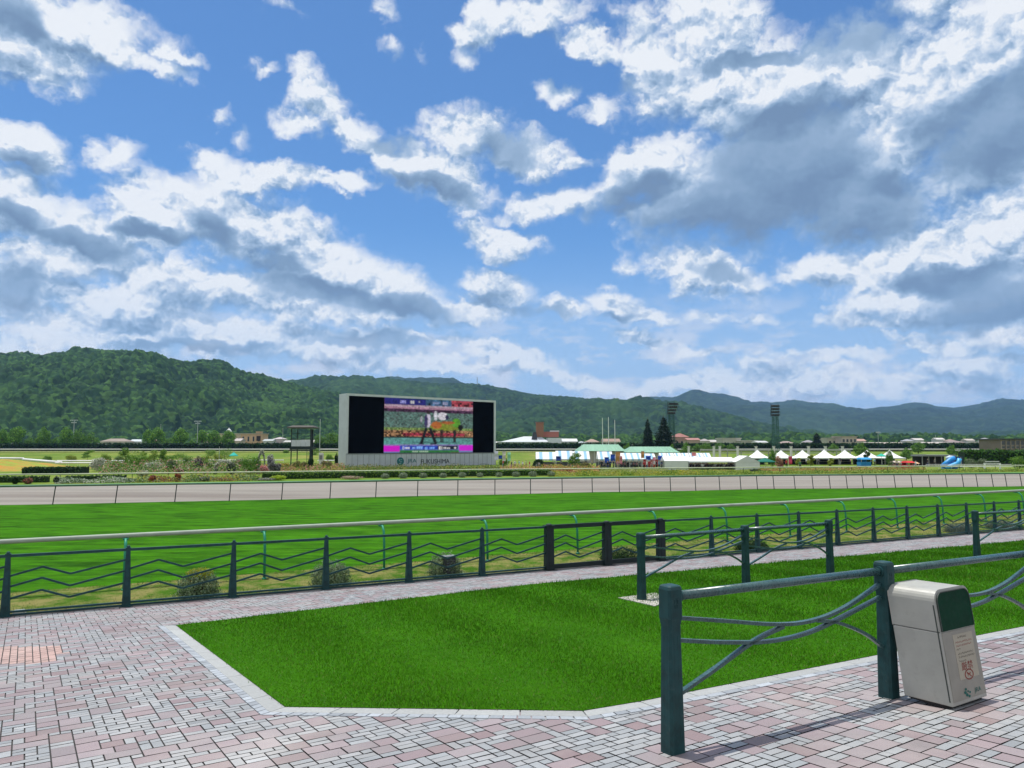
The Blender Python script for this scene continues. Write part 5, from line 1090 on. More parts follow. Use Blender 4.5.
# ------------------------------------------------------------------ tents
TW = M('canvas_white', (.72,.73,.72), .7, .06, 1.5); CANV = MV('canvas_striped', .7, .06, 1.5, trans=.15); POLE = M('tent_pole', (.5,.5,.5), .4, .1)
def ridge_tent(px0, px1, yt, ye, Y, label, stripes=None, dep=3.6, wall=False, gable=False, group=None, scal=True):
    x0, x1 = DX(px0, Y), DX(px1, Y); W_ = x1-x0; hr, he = DZ(yt, Y+dep/2)-INZ, DZ(ye, Y)-INZ; t = thing('tent', label, 'tent', (x0, Y, INZ), group=group)
    mb = MB(); n = stripes or 1
    if gable:                                            # ridge runs away from the viewer
        for s in (0, 1): mb.add([(W_*s,-.1,he),(W_/2,-.1,hr),(W_/2,dep,hr),(W_*s,dep,he)], [(0,1,2,3)], (.74,.75,.74))
        mb.add([(0,-.08,he),(W_,-.08,he),(W_/2,-.08,hr-.02)], [(0,1,2)], (.62,.64,.63)); mb.add([(0,dep,he),(W_,dep,he),(W_/2,dep,hr)], [(0,1,2)], (.6,.62,.6))
    else:
        for k in range(n):
            a, b = W_*k/n, W_*(k+1)/n; c = (.74,.76,.77) if (k % 3 != 1 or not stripes) else (.28,.50,.68)
            mb.quad((a,0,he),(b,0,he),(b,dep/2,hr),(a,dep/2,hr), c); mb.quad((b,dep,he),(a,dep,he),(a,dep/2,hr),(b,dep/2,hr), c)
            mb.quad((a,-.01,he),(b,-.01,he),(b,-.01,he-.22),(a,-.01,he-.22), c)
            if scal: mb.add([(a,-.012,he-.22),(b,-.012,he-.22),((a+b)/2,-.012,he-.36)], [(0,1,2)], c)
        for x in (0, W_): mb.add([(x,0,he),(x,dep/2,hr),(x,dep,he)], [(0,1,2)], (.7,.72,.74))
    mb.build('canopy', CANV, t)
    for x in (.04, W_-.04):
        for y in (.05, dep-.05): mb = MB(); mb.tube([(x,y,0),(x,y,he)], .035, 6); mb.build('pole', POLE, t)
    if wall: 
        mb = MB(); mb.box(.06, W_-.06, -.03, .01, .03, he-.02); mb.build('side_wall', M('canvas_wall', (.60,.62,.60), .8, .06, 1), t)
        mb = MB(); mb.box(.06, W_-.06, dep-.01, dep+.02, .03, he-.02); mb.build('side_wall', M('canvas_wall', (.60,.62,.60), .8, .06, 1), t)
    else: mb = MB(); mb.box(.1, W_-.1, dep-.03, dep, .02, he*.62); mb.build('back_cloth', M('back_cloth', (.16,.17,.18), .9, .2, 1), t)
    return t
for i, (a, b, yt, Y, st, lab) in enumerate(((536, 556, 452.0, 150, 6, 'blue and white striped tent at the left end of the tent row'), (556, 573, 450.8, 153, 6, 'second striped tent from the left, its canopy mostly white'), (573, 590, 451.2, 150, 6, 'third striped tent from the left, behind the young bright tree'),
    (598, 613, 451.5, 147, 6, 'striped tent behind the group with dark clothes and parasols'), (617, 629.5, 453, 148, 6, 'striped tent over the seated dark dressed row, left of the flags'), (629.5, 642, 453, 148, 6, 'striped tent just left of the red and blue flags'), (642, 656, 453.5, 150, 6, 'striped tent hidden behind the red and blue flags'))):
    ridge_tent(a, b, yt, 459, Y, lab, st, dep=4.2, group='blue and white striped tents')
for i, (a, b) in enumerate(((660, 667), (667.5, 674.5), (675, 682), (682.5, 689.5), (690, 697), (697.5, 704), (704.5, 711))):
    ridge_tent(a, b, 453, 457, 160, 'small striped tent top peeping over the white marquee, %s from the left' % names[i], 4, dep=3.0, group='striped tent tops behind the white marquee')
ridge_tent(664, 688, 456.3, 460.8, 136, 'closed white tent forming the left end of the white marquee', None, wall=True, scal=False)
ridge_tent(688.3, 734.5, 457.2, 461.3, 137, 'long open white marquee over the seated crowd', None, dep=4.0, scal=False)
ridge_tent(735, 759.5, 455.6, 462, 135, 'closed white tent with a pointed gable facing the course, right end of the marquee', None, dep=5, wall=True, gable=True)
def pagoda(px, yt, Y, wpx, ye, label):
    w = wpx/FPX*Y; x = DX(px, Y); H = DZ(yt, Y)-INZ; he = DZ(ye, Y)-INZ; t = thing('pagoda_tent', label, 'tent', (x, Y, INZ), group='white pagoda tents'); mb = MB(); m_ = 7
    def rg(f, z): s = w/2*f; return [(-s,-s,z),(s,-s,z),(s,s,z),(-s,s,z)]
    rs = [rg(1.03, he-.28), rg(1.03, he)]+[rg(1-(k/m_), he+(H-he)*(k/m_)**1.7) for k in range(1, m_)]+[rg(.02, H)]
    vs = [p for r_ in rs for p in r_]; mb.add(vs, [(i*4+k, i*4+(k+1) % 4, (i+1)*4+(k+1) % 4, (i+1)*4+k) for i in range(len(rs)-1) for k in range(4)]); mb.build('canopy', TW, t)
    for sx in (-1, 1):
        for sy in (-1, 1): mb = MB(); mb.tube([(sx*w*.48,sy*w*.48,0),(sx*w*.48,sy*w*.48,he)], .05, 6); mb.build('pole', POLE, t)
    mb = MB(); mb.box(-w*.47, w*.47, w*.44, w*.47, 0, he*.98); mb.build('back_cloth', M('tent_back_dark', (.045,.04,.038), .9, .2, 1), t)
    mb = MB(); mb.box(-w*.35, w*.35, -w*.2, w*.1, .70, .76); [mb.box(sx*w*.33-.03, sx*w*.33+.03, sy-.03, sy+.03, 0, .70) for sx in (-1, 1) for sy in (-w*.18, w*.08)]; mb.build('table', M('tent_table', (.3,.28,.25), .7), t)
for i, (px, yt, lab) in enumerate(((757.3, 449.8, 'white pagoda tent rising behind the pointed marquee end, first of the seven'), (780.8, 450.2, 'second white pagoda tent, over the orange decorations'), (802.3, 450, 'third white pagoda tent, right of the pink banner'), (824, 449.5, 'fourth white pagoda tent, the middle one of the seven'), (844.6, 449.8, 'fifth white pagoda tent, below the pale flats'), (866.5, 450, 'sixth white pagoda tent, with the blue booth in front'), (889.3, 449.8, 'seventh and last white pagoda tent, left of the red booth'))): pagoda(px, yt, 176, 20.6, 457.6, lab)
# white pillars behind
for i, px in enumerate((688.7, 713.8, 719.8, 737.6, 756, 773.7, 791, 808.5, 825.3, 842.4)):
    Y = 215; t = thing('pillar', 'white square pillar behind the tents, %s from the left' % names[i], 'pillar', (DX(px, Y), Y, INZ), group='white pillars behind the tents'); h = DZ(446.8, Y)-INZ
    mb = MB(); mb.box(-.27, .27, -.27, .27, 0, h); mb.build('shaft', M('pillar_white', (.62,.61,.58), .7, .08), t); mb = MB(); mb.box(-.36, .36, -.36, .36, h+.005, h+.2); mb.build('cap', M('pillar_cap', (.5,.5,.47), .7), t)
Y = 222; t = thing('beam_fence', 'long grey beam on short posts running behind the white pillars', 'fence', (DX(700, Y), Y, INZ)); L_ = DX(850, Y)-DX(700, Y)
mb = MB(); mb.box(0, L_, -.15, .15, 3.0, 3.5); mb.build('beam', M('beam_grey', (.40,.41,.37), .8), t); mb = MB(); mb.box(0, L_, -.1, .1, 2.2, 2.5); mb.build('lower_beam', M('beam_grey2', (.26,.28,.25), .8), t)
for k in range(12): mb = MB(); mb.box(L_*k/11-.12, L_*k/11+.12, -.12, .12, 0, 2.99); mb.build('post', M('beam_grey2', (.26,.28,.25), .8), t)
# ------------------------------------------------------------------ parasols, booths, flags
def parasol(px, yt, ye, Y, wpx, col, label):
    w = wpx/FPX*Y/2; H = DZ(yt, Y)-INZ; he = DZ(ye, Y)-INZ; t = thing('parasol', label, 'parasol', (DX(px, Y), Y, INZ)); n = 8; mb = MB()
    for k in range(n):
        a, b = 2*math.pi*k/n, 2*math.pi*(k+1)/n; mb.add([(0,0,H),(w*math.cos(a),w*math.sin(a),he),(w*math.cos(b),w*math.sin(b),he)], [(0,1,2)]); mb.quad((w*math.cos(a),w*math.sin(a),he),(w*math.cos(b),w*math.sin(b),he),(w*math.cos(b),w*math.sin(b),he-.15),(w*math.cos(a),w*math.sin(a),he-.15))
    mb.build('canopy', M('cloth_%.2f_%.2f_%.2f' % col, col, .8, .12, 2), t); mb = MB(); mb.tube([(0,0,0),(0,0,H+.1)], .04, 7); mb.build('pole', POLE, t)
    mb = MB(); mb.box(-.35, .35, -.35, .35, 0, .1); mb.build('base', M('parasol_base', (.2,.2,.2), .8), t)
parasol(764.5, 457.8, 461.5, 138, 21, (.005,.12,.085), 'big dark green parasol right of the pointed white tent')
parasol(234, 452.2, 455.5, 190, 9, (.02,.36,.30), 'turquoise parasol above the garden behind the young trees')
parasol(881, 453.5, 456, 172, 10, (.02,.36,.26), 'turquoise green parasol between the last two pagoda tents')
def booth(px0, px1, yt, yb, Y, col, col2, label, name='booth'):
    x0, x1 = DX(px0, Y), DX(px1, Y); W_ = x1-x0; H = DZ(yt, Y)-INZ; t = thing(name, label, 'booth', (x0, Y, INZ)); cm = M('cloth_%.2f_%.2f_%.2f' % col, col, .7, .1, 1); c2 = M('cloth_%.2f_%.2f_%.2f' % col2, col2, .7, .1, 1)
    mb = MB(); mb.box(0, W_, 0, 2, 0, H*.5); mb.build('counter', cm, t); mb = MB(); mb.hexa([(-.1,-.3,H*.78),(W_+.1,-.3,H*.78),(W_+.1,2.1,H*.78),(-.1,2.1,H*.78)], [(.1,.5,H),(W_-.1,.5,H),(W_-.1,1.6,H),(.1,1.6,H)]); mb.build('awning', c2, t)
    for x in (.05, W_-.05): mb = MB(); mb.box(x-.04, x+.04, -.04, .04, H*.5+.002, H*.78); mb.build('post', POLE, t)
    mb = MB(); mb.box(.1, W_-.1, 1.9, 1.98, H*.5+.002, H*.78); mb.build('back_panel', c2, t); return t
booth(906, 913.5, 461, 468, 140, (.45,.015,.02), (.50,.03,.03), 'bright red booth right of the last pagoda tent')
booth(913.8, 918, 462, 468, 140, (.50,.22,.12), (.55,.35,.2), 'small orange booth attached right of the red booth')
booth(860.5, 870.5, 457.5, 466, 160, (.02,.20,.45), (.03,.26,.52), 'deep blue booth under the sixth pagoda tent')
booth(892, 904, 461, 467.5, 150, (.38,.24,.20), (.5,.42,.36), 'pinkish beige stall left of the red booth')
# blue slide
Y = 142; x0 = DX(940, Y); t = thing('inflatable_slide', 'bright blue inflatable slide leaning to the right, left of the green hedge', 'inflatable', (x0, Y, INZ)); P_ = lambda px, py, y: (DX(px, Y)-x0, y, DZ(py, Y)-INZ)
for nm, pts, col in (('slide_bed', [P_(941,466.5,0),P_(946,462.5,0),P_(950,459.5,0),P_(954,458,0)], (.03,.25,.60)), ('side_tube', [P_(943,468,-.8),P_(949,465.5,-.8),P_(955,463,-.8),P_(956.5,458.5,-.8)], (.05,.35,.70)), ('top_tube', [P_(950,459,1.2),P_(953,457.6,1.2),P_(957,458.2,1.2)], (.5,.6,.65))):
    mb = MB(); mb.tube([Vector(p) for p in pts], .42, 10); mb.build(nm, M('vinyl_%.2f' % col[1], col, .35, .1, 1), t, smooth=True)
mb = MB(); mb.hexa([P_(944,468.6,-.6),P_(955,468.6,-.6),P_(955,468.6,1.4),P_(944,468.6,1.4)], [P_(947,463,-.5),P_(955,461,-.5),P_(955,461,1.4),P_(947,463,1.4)]); mb.build('base_cushion', M('vinyl_navy', (.02,.12,.35), .4), t)
t = thing('booth', 'dark blue upright panel booth with a white frame, between the slide and the hedge', 'booth', (DX(954, 150), 150, INZ)); mb = MB(); W_ = DX(962, 150)-DX(954, 150); mb.box(0, W_, 0, 1.2, 0, DZ(456.5, 150)-INZ); mb.build('panel', M('panel_navy', (.02,.035,.09), .5), t); mb = MB(); mb.box(W_*.70, W_*.80, -.1, -.01, .2, DZ(457.5, 150)-INZ); mb.box(W_*.1, W_*.8, -.1, -.01, 3.4, 3.55); mb.build('frame', POLE, t)
# dark shelter
Y = 165; x0, x1 = DX(921, Y), DX(955, Y); W_ = x1-x0; t = thing('shelter', 'long dark shelter with a flat grey roof on posts behind the blue slide', 'shelter', (x0, Y, INZ)); H = DZ(454.8, Y)-INZ
mb = MB(); mb.box(0, W_, -.4, 4.5, H-.35, H); mb.build('roof', M('shelter_roof', (.20,.21,.22), .7), t); mb = MB(); mb.box(.2, W_-.2, 4.0, 4.2, 0, H-.36); mb.build('wall', M('shelter_wall', (.05,.045,.045), .9), t)
for k in range(6): mb = MB(); x = .2+(W_-.4)*k/5; mb.box(x-.08, x+.08, 0, .16, 0, H-.36); mb.build('post', M('shelter_post', (.22,.22,.21), .7), t)
# white gate frame and rails on the right
Y = 141; x0, x1 = DX(983.6, Y), DX(999, Y); W_ = x1-x0; t = thing('jump_gate', 'white wooden obstacle frame with two posts before the green hedge', 'obstacle', (x0, Y, INZ)); PW = M('gate_white', (.70,.71,.68), .6, .06)
for x in (0, W_): mb = MB(); mb.box(x-.12, x+.12, -.12, .12, 0, DZ(463, Y)-INZ); mb.build('post', PW, t)
for z in (.55, 1.0, 1.35): mb = MB(); mb.box(.13, W_-.13, -.05, .05, z, z+.14); mb.build('crossbar', PW, t)
def low_rail(px0, px1, Y, h, label, r=.06, y1=None, step=2.2, z0=INZ):
    y1 = y1 or Y; n = 12; pts = [(DX(px0+(px1-px0)*k/(n-1), Y+(y1-Y)*k/(n-1)), Y+(y1-Y)*k/(n-1), z0) for k in range(n)]
    L_ = math.dist(pts[0], pts[-1]); m_ = max(2, int(L_/step)); a, b = Vector(pts[0]), Vector(pts[-1]); rail_line('running_rail', label, [pts[0], pts[-1]], h, [a.lerp(b, k/m_) for k in range(m_+1)], PW, PW, r=r)
low_rail(925, 1040, 137, .55, 'low white rail across the grass before the green hedge'); low_rail(925, 1040, 137.8, .95, 'thin upper white rail behind the low one before the green hedge', r=.035)
low_rail(786, 850, 134, .5, 'low pale rail on the grass before the middle pagoda tents', r=.05); low_rail(-60, 24, 205, 1.2, 'white rail sloping down past the flower bank at the far left', r=.28, y1=190); low_rail(24, 62, 190, 1.0, 'white rail continuing down to the garden path on the left', r=.28, y1=152); low_rail(56, 124, 152, .9, 'level white rail before the dark hedge on the left', r=.15); low_rail(58, 126, 156, 1.25, 'second level white rail just behind the first on the left', r=.15)
low_rail(196, 284, 172, 1.1, 'white rail behind the white flower arch', r=.13); low_rail(318, 342, 168, 1.1, 'short white rail between the watch tower and the big screen', r=.12)
low_rail(140, 200, 172, 1.0, 'white rail behind the dark leaved garden shrubs', r=.11)
t = thing('white_pylon', 'white upright cabinet between the watch tower and the big screen', 'cabinet', (DX(321.5, 150), 150, INZ)); h = DZ(453, 150)-INZ; mb = MB(); mb.box(-.42, .42, -.3, .3, 0, h); mb.build('casing', M('cabinet_white', (.62,.62,.58), .6, .06), t, bevel=.04); mb = MB(); mb.box(-.3, .3, -.33, -.305, h*.55, h*.85); mb.build('panel', M('cabinet_panel', (.2,.2,.2), .5), t)
# nobori flags and banners
def nobori(px, yt, yb, Y, col, label, w=.6, group=None, col2=None):
    H = DZ(yt, Y)-INZ; t = thing('banner_flag', label, 'banner', (DX(px, Y), Y, INZ), group=group); mb = MB(); mb.tube([(0,0,0),(0,0,H)], .025, 6); mb.bar((0,0,H-.03), (w,0,H-.03), .03, .03); mb.build('pole', POLE, t)
    mb = MB(); n = 8; zb = max(.2, DZ(yb, Y)-INZ)
    for k in range(n):
        z0, z1 = zb+(H-.06-zb)*k/n, zb+(H-.06-zb)*(k+1)/n; o0, o1 = .06*math.sin(k*1.1+px), .06*math.sin((k+1)*1.1+px); c = col if not col2 or k % 4 < 2 else col2
        mb.hexa([(.02,o0,z0),(w+o0*.3,o0*1.8,z0),(w+o0*.3,o0*1.8+.012,z0),(.02,o0+.012,z0)], [(.02,o1,z1),(w+o1*.3,o1*1.8,z1),(w+o1*.3,o1*1.8+.012,z1),(.02,o1+.012,z1)], c)
    mb.build('cloth', CANV, t)
RD, BL, PK, OR_ = (.50,.04,.05), (.03,.10,.50), (.60,.22,.26), (.55,.28,.10)
for px, yt, yb, c, w, lab in ((604.5, 457, 463, BL, .8, 'deep blue banner among the parasol holding group'), (610.5, 454, 461, BL, .8, 'larger blue banner left of the orange flag'), (615.5, 451.5, 463, OR_, .9, 'tall orange peach flag between two striped tents'), (619.5, 456, 464, PK, .5, 'pink white flag at the left end of the seated row'),
    (641, 451, 458, OR_, .6, 'small orange flag on a high pole over the striped tents'), (643, 459, 467, RD, .6, 'first red banner right of the seated row'), (645.8, 455.5, 459.5, BL, .7, 'first royal blue banner in the flag group'), (647.5, 455.5, 460, BL, .6, 'second royal blue banner in the flag group'), (650, 459, 467, (.55,.15,.14), .6, 'second, paler red banner in the flag group'), (652.5, 457, 466, PK, .6, 'pink banner in the middle of the flag group'),
    (655, 459, 467, RD, .5, 'third red banner, left of the last blue one'), (657.6, 455.5, 459.8, BL, .8, 'third royal blue banner at the right of the flag group'), (660, 457, 467, (.25,.45,.70), .9, 'tall pale blue banner touching the closed white tent'), (691.5, 452, 456, (.6,.2,.2), .8, 'small red white flag above the marquee roof'),
    (788, 456, 464, (.62,.08,.14), .7, 'pink red banner before the third pagoda tent'), (494.5, 451, 460, (.6,.62,.7), .7, 'white banner at the right edge of the big screen'), (498.5, 455, 459, BL, .7, 'blue banner just right of the big screen'), (502.5, 451, 461, (.62,.6,.5), .6, 'cream banner right of the blue one by the big screen'), (507.5, 452, 461, (.3,.65,.4), .6, 'pale green banner right of the big screen'),
    (556, 456, 461, (.04,.08,.35), .9, 'dark blue banner under the left striped tents')):
    nobori(px, yt, yb, 141+random.uniform(-2, 2), c, lab, w)
# orange decorated figures (flower stands) before the second pagoda tent
for px, w, c, lab in ((777.5, 1.3, (.45,.16,.08), 'tall orange and pink flower stand beside the green parasol'), (781, .9, (.5,.3,.12), 'smaller orange flower stand right of the tall one')):
    t = thing('flower_stand', lab, 'flower stand', (DX(px, 141), 141, INZ)); h = DZ(455.5 if w > 1 else 459, 141)-INZ
    leaf_obj('blossom', [(0,0,h*.75,w*.4,w*.35,h*.22),(0,0,h*.4,w*.45,w*.4,h*.3),(0,0,.3,w*.6,w*.5,.3)], 700, .09, [c, (.6,.35,.3), (.3,.08,.05), (.2,.2,.05)], t, .5); mb = MB(); mb.tube([(0,0,0),(0,0,h*.8)], .07, 6); mb.build('stand', M('stand_wood', (.2,.12,.07), .8), t)
t = thing('planter', 'dark rectangular planter box on the grass below the green parasol', 'planter', (DX(755, 122), 122, INZ)); W_ = DX(760.5, 122)-DX(750, 122); mb = MB(); mb.box(-W_/2, W_/2, -.3, .3, 0, .42); mb.build('box', M('planter_dark', (.03,.035,.03), .7), t); leaf_obj('foliage', [(0,0,.50,W_*.5,.3,.16)], 260, .06, DARKG+[(.1,.2,.03)], t, .4)
# arch of leaves (hollow topiary) right of the screen and dark topiary pair
t = thing('topiary_arch', 'dark green leafy arch right of the big screen before the striped tents', 'topiary', (DX(538.5, 139), 139, INZ)); s = 139/FPX
leaf_obj('foliage', [(math.cos(a)*4.6*s, 0, (math.sin(a)*5.2+3.5)*s, 1.7*s, .5, 1.7*s) for a in np.linspace(0, math.pi, 9)]+[(sx*4.9*s, 0, 1.6*s, 1.6*s, .5, 2.2*s) for sx in (-1, 1)], 2200, .10, DARKG+[(.05,.09,.03)], t, .3); mb = MB(); mb.tube([(math.cos(a)*4.6*s, 0, max(0, (math.sin(a)*5.2+3.5)*s)) for a in np.linspace(0, math.pi, 12)], .05, 6); mb.build('hoop', M('hoop_iron', (.05,.05,.045), .6), t)
# ------------------------------------------------------------------ infield garden: flower bank, beds, shrubs
def mound(name, label, px0, px1, Y, dep, yt, pal, kind_='structure'):
    x0, x1 = DX(px0, Y), DX(px1, Y); n = 40; m_ = 14; X, T = np.meshgrid(np.linspace(x0, x1, n), np.linspace(0, 1, m_)); hgt = DZ(yt, Y+dep/2)-INZ
    u = (X-x0)/(x1-x0); Z = INZ-.05+hgt*np.sin(np.pi*np.clip(T, 0, 1))**.7*np.clip(np.minimum(1, (1-u)*1.4), 0, 1)*(1+.08*np.sin(X*.8+T*5)); o = put(bpy.data.objects.new(name, grid_mesh(name, X, Y+dep*T, Z)))
    m, nt, p = newmat(name+'_soil'); p.inputs['Roughness'].default_value = .9; c = mix(nt, pal[0], pal[1], remap(nt, noise(nt, .5, 6, .7, sc=(.4,1,1)), .42, .58)); c = mix(nt, c, pal[2], remap(nt, noise(nt, .8, 6, .7, sc=(.3,1,1)), .55, .7)); nt.links.new(c, p.inputs['Base Color']); bump(nt, p, noise(nt, 3, 5), .8, .2); o.data.materials.append(m); tag(o, label, kind=kind_)
mound('flower_bank', None, -60, 37, 128, 22, 459.5, [(.38,.19,.03), (.22,.28,.03), (.10,.19,.02)])
def bed(label, px0, px1, Y0_, Y1_, z0, h, pal, n, size, name='flower_bed'):
    r = RNG; X = DX(px0, 1)+(DX(px1, 1)-DX(px0, 1))*r.random(n); Y = Y0_+(Y1_-Y0_)*r.random(n); X = X*Y; cl = .5+.5*np.sin(X*1.1+1.7*np.sin(Y*.7)); Z = z0+h*r.random(n)*(.4+.9*cl)
    A = r.standard_normal((n, 3)); A /= np.linalg.norm(A, axis=1)[:, None]; B = np.cross(A, r.standard_normal((n, 3))); B /= np.linalg.norm(B, axis=1)[:, None]; s = size*(.6+.8*r.random(n))[:, None]; P = np.stack([X, Y, Z], -1)
    V = np.empty((n, 4, 3)); V[:, 0] = P-A*s; V[:, 1] = P-B*s*.7; V[:, 2] = P+A*s; V[:, 3] = P+B*s*.7; p_ = np.array(pal); k = ((np.sin(X*.9)+np.sin(Y*1.3+X*.4)+r.standard_normal(n)*.8+2.2)/4.4*len(p_)).astype(int).clip(0, len(p_)-1)
    me = bulk_mesh(name, V.reshape(-1, 3), 4, p_[k]*(.75+.5*r.random(n))[:, None]); me.materials.append(LEAF); tag(put(bpy.data.objects.new(name, me)), label, 'flower bed', kind='stuff')
GL = (.10,.20,.03); GD = (.04,.09,.02); YL = (.42,.38,.05); WH = (.55,.56,.48); PKF = (.50,.22,.20); ORF = (.48,.22,.06); RDF = (.36,.06,.05)
# strip between dirt course and inner rail
def strip(label, px0, px1, o0, o1, h, pal, n, size):
    r = RNG; px = px0+(px1-px0)*r.random(n); P = []
    e = [far_pt(p, 0) for p in np.linspace(px0, px1, 40)]; ex = np.interp(px, np.linspace(px0, px1, 40), [q[0] for q in e]); ey = np.interp(px, np.linspace(px0, px1, 40), [q[1] for q in e]); off = o0+(o1-o0)*r.random(n)
    cl = .5+.5*np.sin(ex*2.3+off); Z = h*r.random(n)*(.3+1.0*cl); P = np.stack([ex*(1+off/ey), ey+off, Z+.01], -1)
    A = r.standard_normal((n, 3)); A /= np.linalg.norm(A, axis=1)[:, None]; B = np.cross(A, r.standard_normal((n, 3))); B /= np.linalg.norm(B, axis=1)[:, None]; s = size*(.6+.8*r.random(n))[:, None]; V = np.empty((n, 4, 3)); V[:, 0] = P-A*s; V[:, 1] = P-B*s*.7; V[:, 2] = P+A*s; V[:, 3] = P+B*s*.7
    p_ = np.array(pal); k = ((np.sin(ex*1.7)+r.standard_normal(n)*.9+2)/4*len(p_)).astype(int).clip(0, len(p_)-1); me = bulk_mesh('flower_bed', V.reshape(-1, 3), 4, p_[k]*(.75+.5*r.random(n))[:, None]); me.materials.append(LEAF); tag(put(bpy.data.objects.new('flower_bed', me)), label, 'flower bed', kind='stuff')
strip('white and pale green flowers beside the dirt course on the left', 55, 135, 1.6, 4.6, .30, [GD, (.25,.33,.22), WH, GL], 5200, .05)
strip('mixed green, white and red flowers beside the dirt course left of the round green bush', 135, 262, 1.6, 5.4, .34, [GD, GL, (.3,.36,.2), YL, GD, (.30,.12,.08)], 8000, .05)
strip('yellow green flowering ground plants before the striped tents', 548, 700, 2.6, 7, .34, [GL, (.26,.32,.04), YL, (.3,.33,.1)], 8500, .055)
strip('yellow green low plants along the right part of the inner rail', 700, 1040, 2.6, 7, .22, [GL, (.24,.30,.05), (.32,.36,.08), (.14,.24,.04)], 13000, .06)
bed('garden bed of mixed green and cream plants behind the inner rail on the left', 100, 262, 112, 160, INZ, 1.5, [GD, GL, (.20,.27,.06), GL, (.38,.38,.26), PKF, GL, (.16,.25,.05)], 17000, .13)
bed('golden and pink flower bed under the watch tower', 262, 345, 118, 150, INZ, .9, [GL, (.34,.28,.06), (.4,.3,.1), PKF, GL, (.2,.22,.05)], 9000, .11)
bed('brownish green low planting below the big screen', 345, 500, 118, 146, INZ, .75, [(.16,.15,.05), GL, (.2,.22,.06), GD, (.3,.26,.08)], 12000, .10)
bed('orange pink and yellow flower bed right of the big screen', 500, 600, 116, 140, INZ, .85, [GL, ORF, (.42,.36,.08), PKF, (.45,.24,.12), YL, (.25,.28,.06)], 10000, .10)
bed('pale dry grass and flowers before the flags and tents', 600, 668, 116, 138, INZ, .4, [(.40,.40,.18), (.24,.30,.06), (.3,.34,.1)], 4500, .09)
bed('orange flowers and grass before the pagoda tents', 757, 925, 120, 142, INZ, .5, [(.20,.28,.05), (.3,.34,.08), (.45,.2,.1), (.24,.3,.06), (.36,.14,.08)], 10000, .10)
bed('bright green meadow before the long white marquee', 660, 760, 110, 132, INZ, .25, [(.26,.33,.05), (.32,.37,.07), (.2,.28,.04), (.36,.28,.08)], 7000, .08)
SHR = {}
def shrub(px, yt, yb, wpx, pal, label, Y=None, kind_='ball', cat='shrub', name='garden_shrub', leaf=.10, z0=INZ):
    Y = Y or (CZ-z0)*FPX/(yb-446.5)*1.0; w = wpx/FPX*Y*(1.22 if z0 < 0 else 1.05); h = (DZ(yt, Y)-z0)*1.04; t = thing(name, label, cat, (DX(px, Y), Y, z0), group=None); rnd = random.Random(int(px*7))
    if kind_ == 'ball': lobes = [(0,0,h*.5,w*.42,w*.4,h*.5)]+[(math.cos(a)*w*.3,math.sin(a)*w*.3,h*(.3+.5*rnd.random()),w*.2,w*.2,h*.24) for a in (0, 1.3, 2.5, 3.8, 5.1)]
    elif kind_ == 'young': lobes = [(rnd.uniform(-.3,.3)*w, rnd.uniform(-.3,.3)*w, h*(.3+.65*k/7), w*.22, w*.22, h*.13) for k in range(8)]
    elif kind_ == 'arch': lobes = [(math.cos(a)*w*.42,0,h*.45+math.sin(a)*h*.45,w*.10,w*.12,h*.12) for a in np.linspace(-.2, math.pi+.2, 11)]+[(sx*w*.42,0,h*.2,w*.1,w*.12,h*.22) for sx in (-1, 1)]
    leaf_obj('foliage', lobes, 1700 if kind_ != 'arch' else 1300, leaf, pal, t, .45); mb = MB()
    if kind_ == 'arch': mb.tube([(math.cos(a)*w*.42,0,max(0,h*.45+math.sin(a)*h*.45)) for a in np.linspace(-.5, math.pi+.5, 14)], .04, 5); mb.build('hoop', M('hoop_iron', (.05,.05,.045), .6), t)
    else:
        mb.tube([(0,0,0),(.02,0,h*.5),(0,0,h*.85)], [.06,.04,.02], 6)
        for k in range(4): mb.tube([(0,0,h*.25),(math.cos(k*1.6)*w*.28,math.sin(k*1.6)*w*.28,h*.6)], [.03,.012], 5)
        mb.build('stem', M('stem_brown', (.09,.06,.035), .9), t)
WHP = [(.55,.55,.48), (.40,.44,.34), (.12,.17,.08), (.62,.60,.54)]; PAL2 = [(.09,.20,.02), (.15,.28,.03), (.20,.34,.045), (.06,.14,.018)]; YGP = [(.24,.30,.04), (.32,.36,.05), (.16,.24,.03)]; DP = [(.05,.035,.04), (.08,.05,.06), (.04,.05,.03), (.14,.12,.12)]
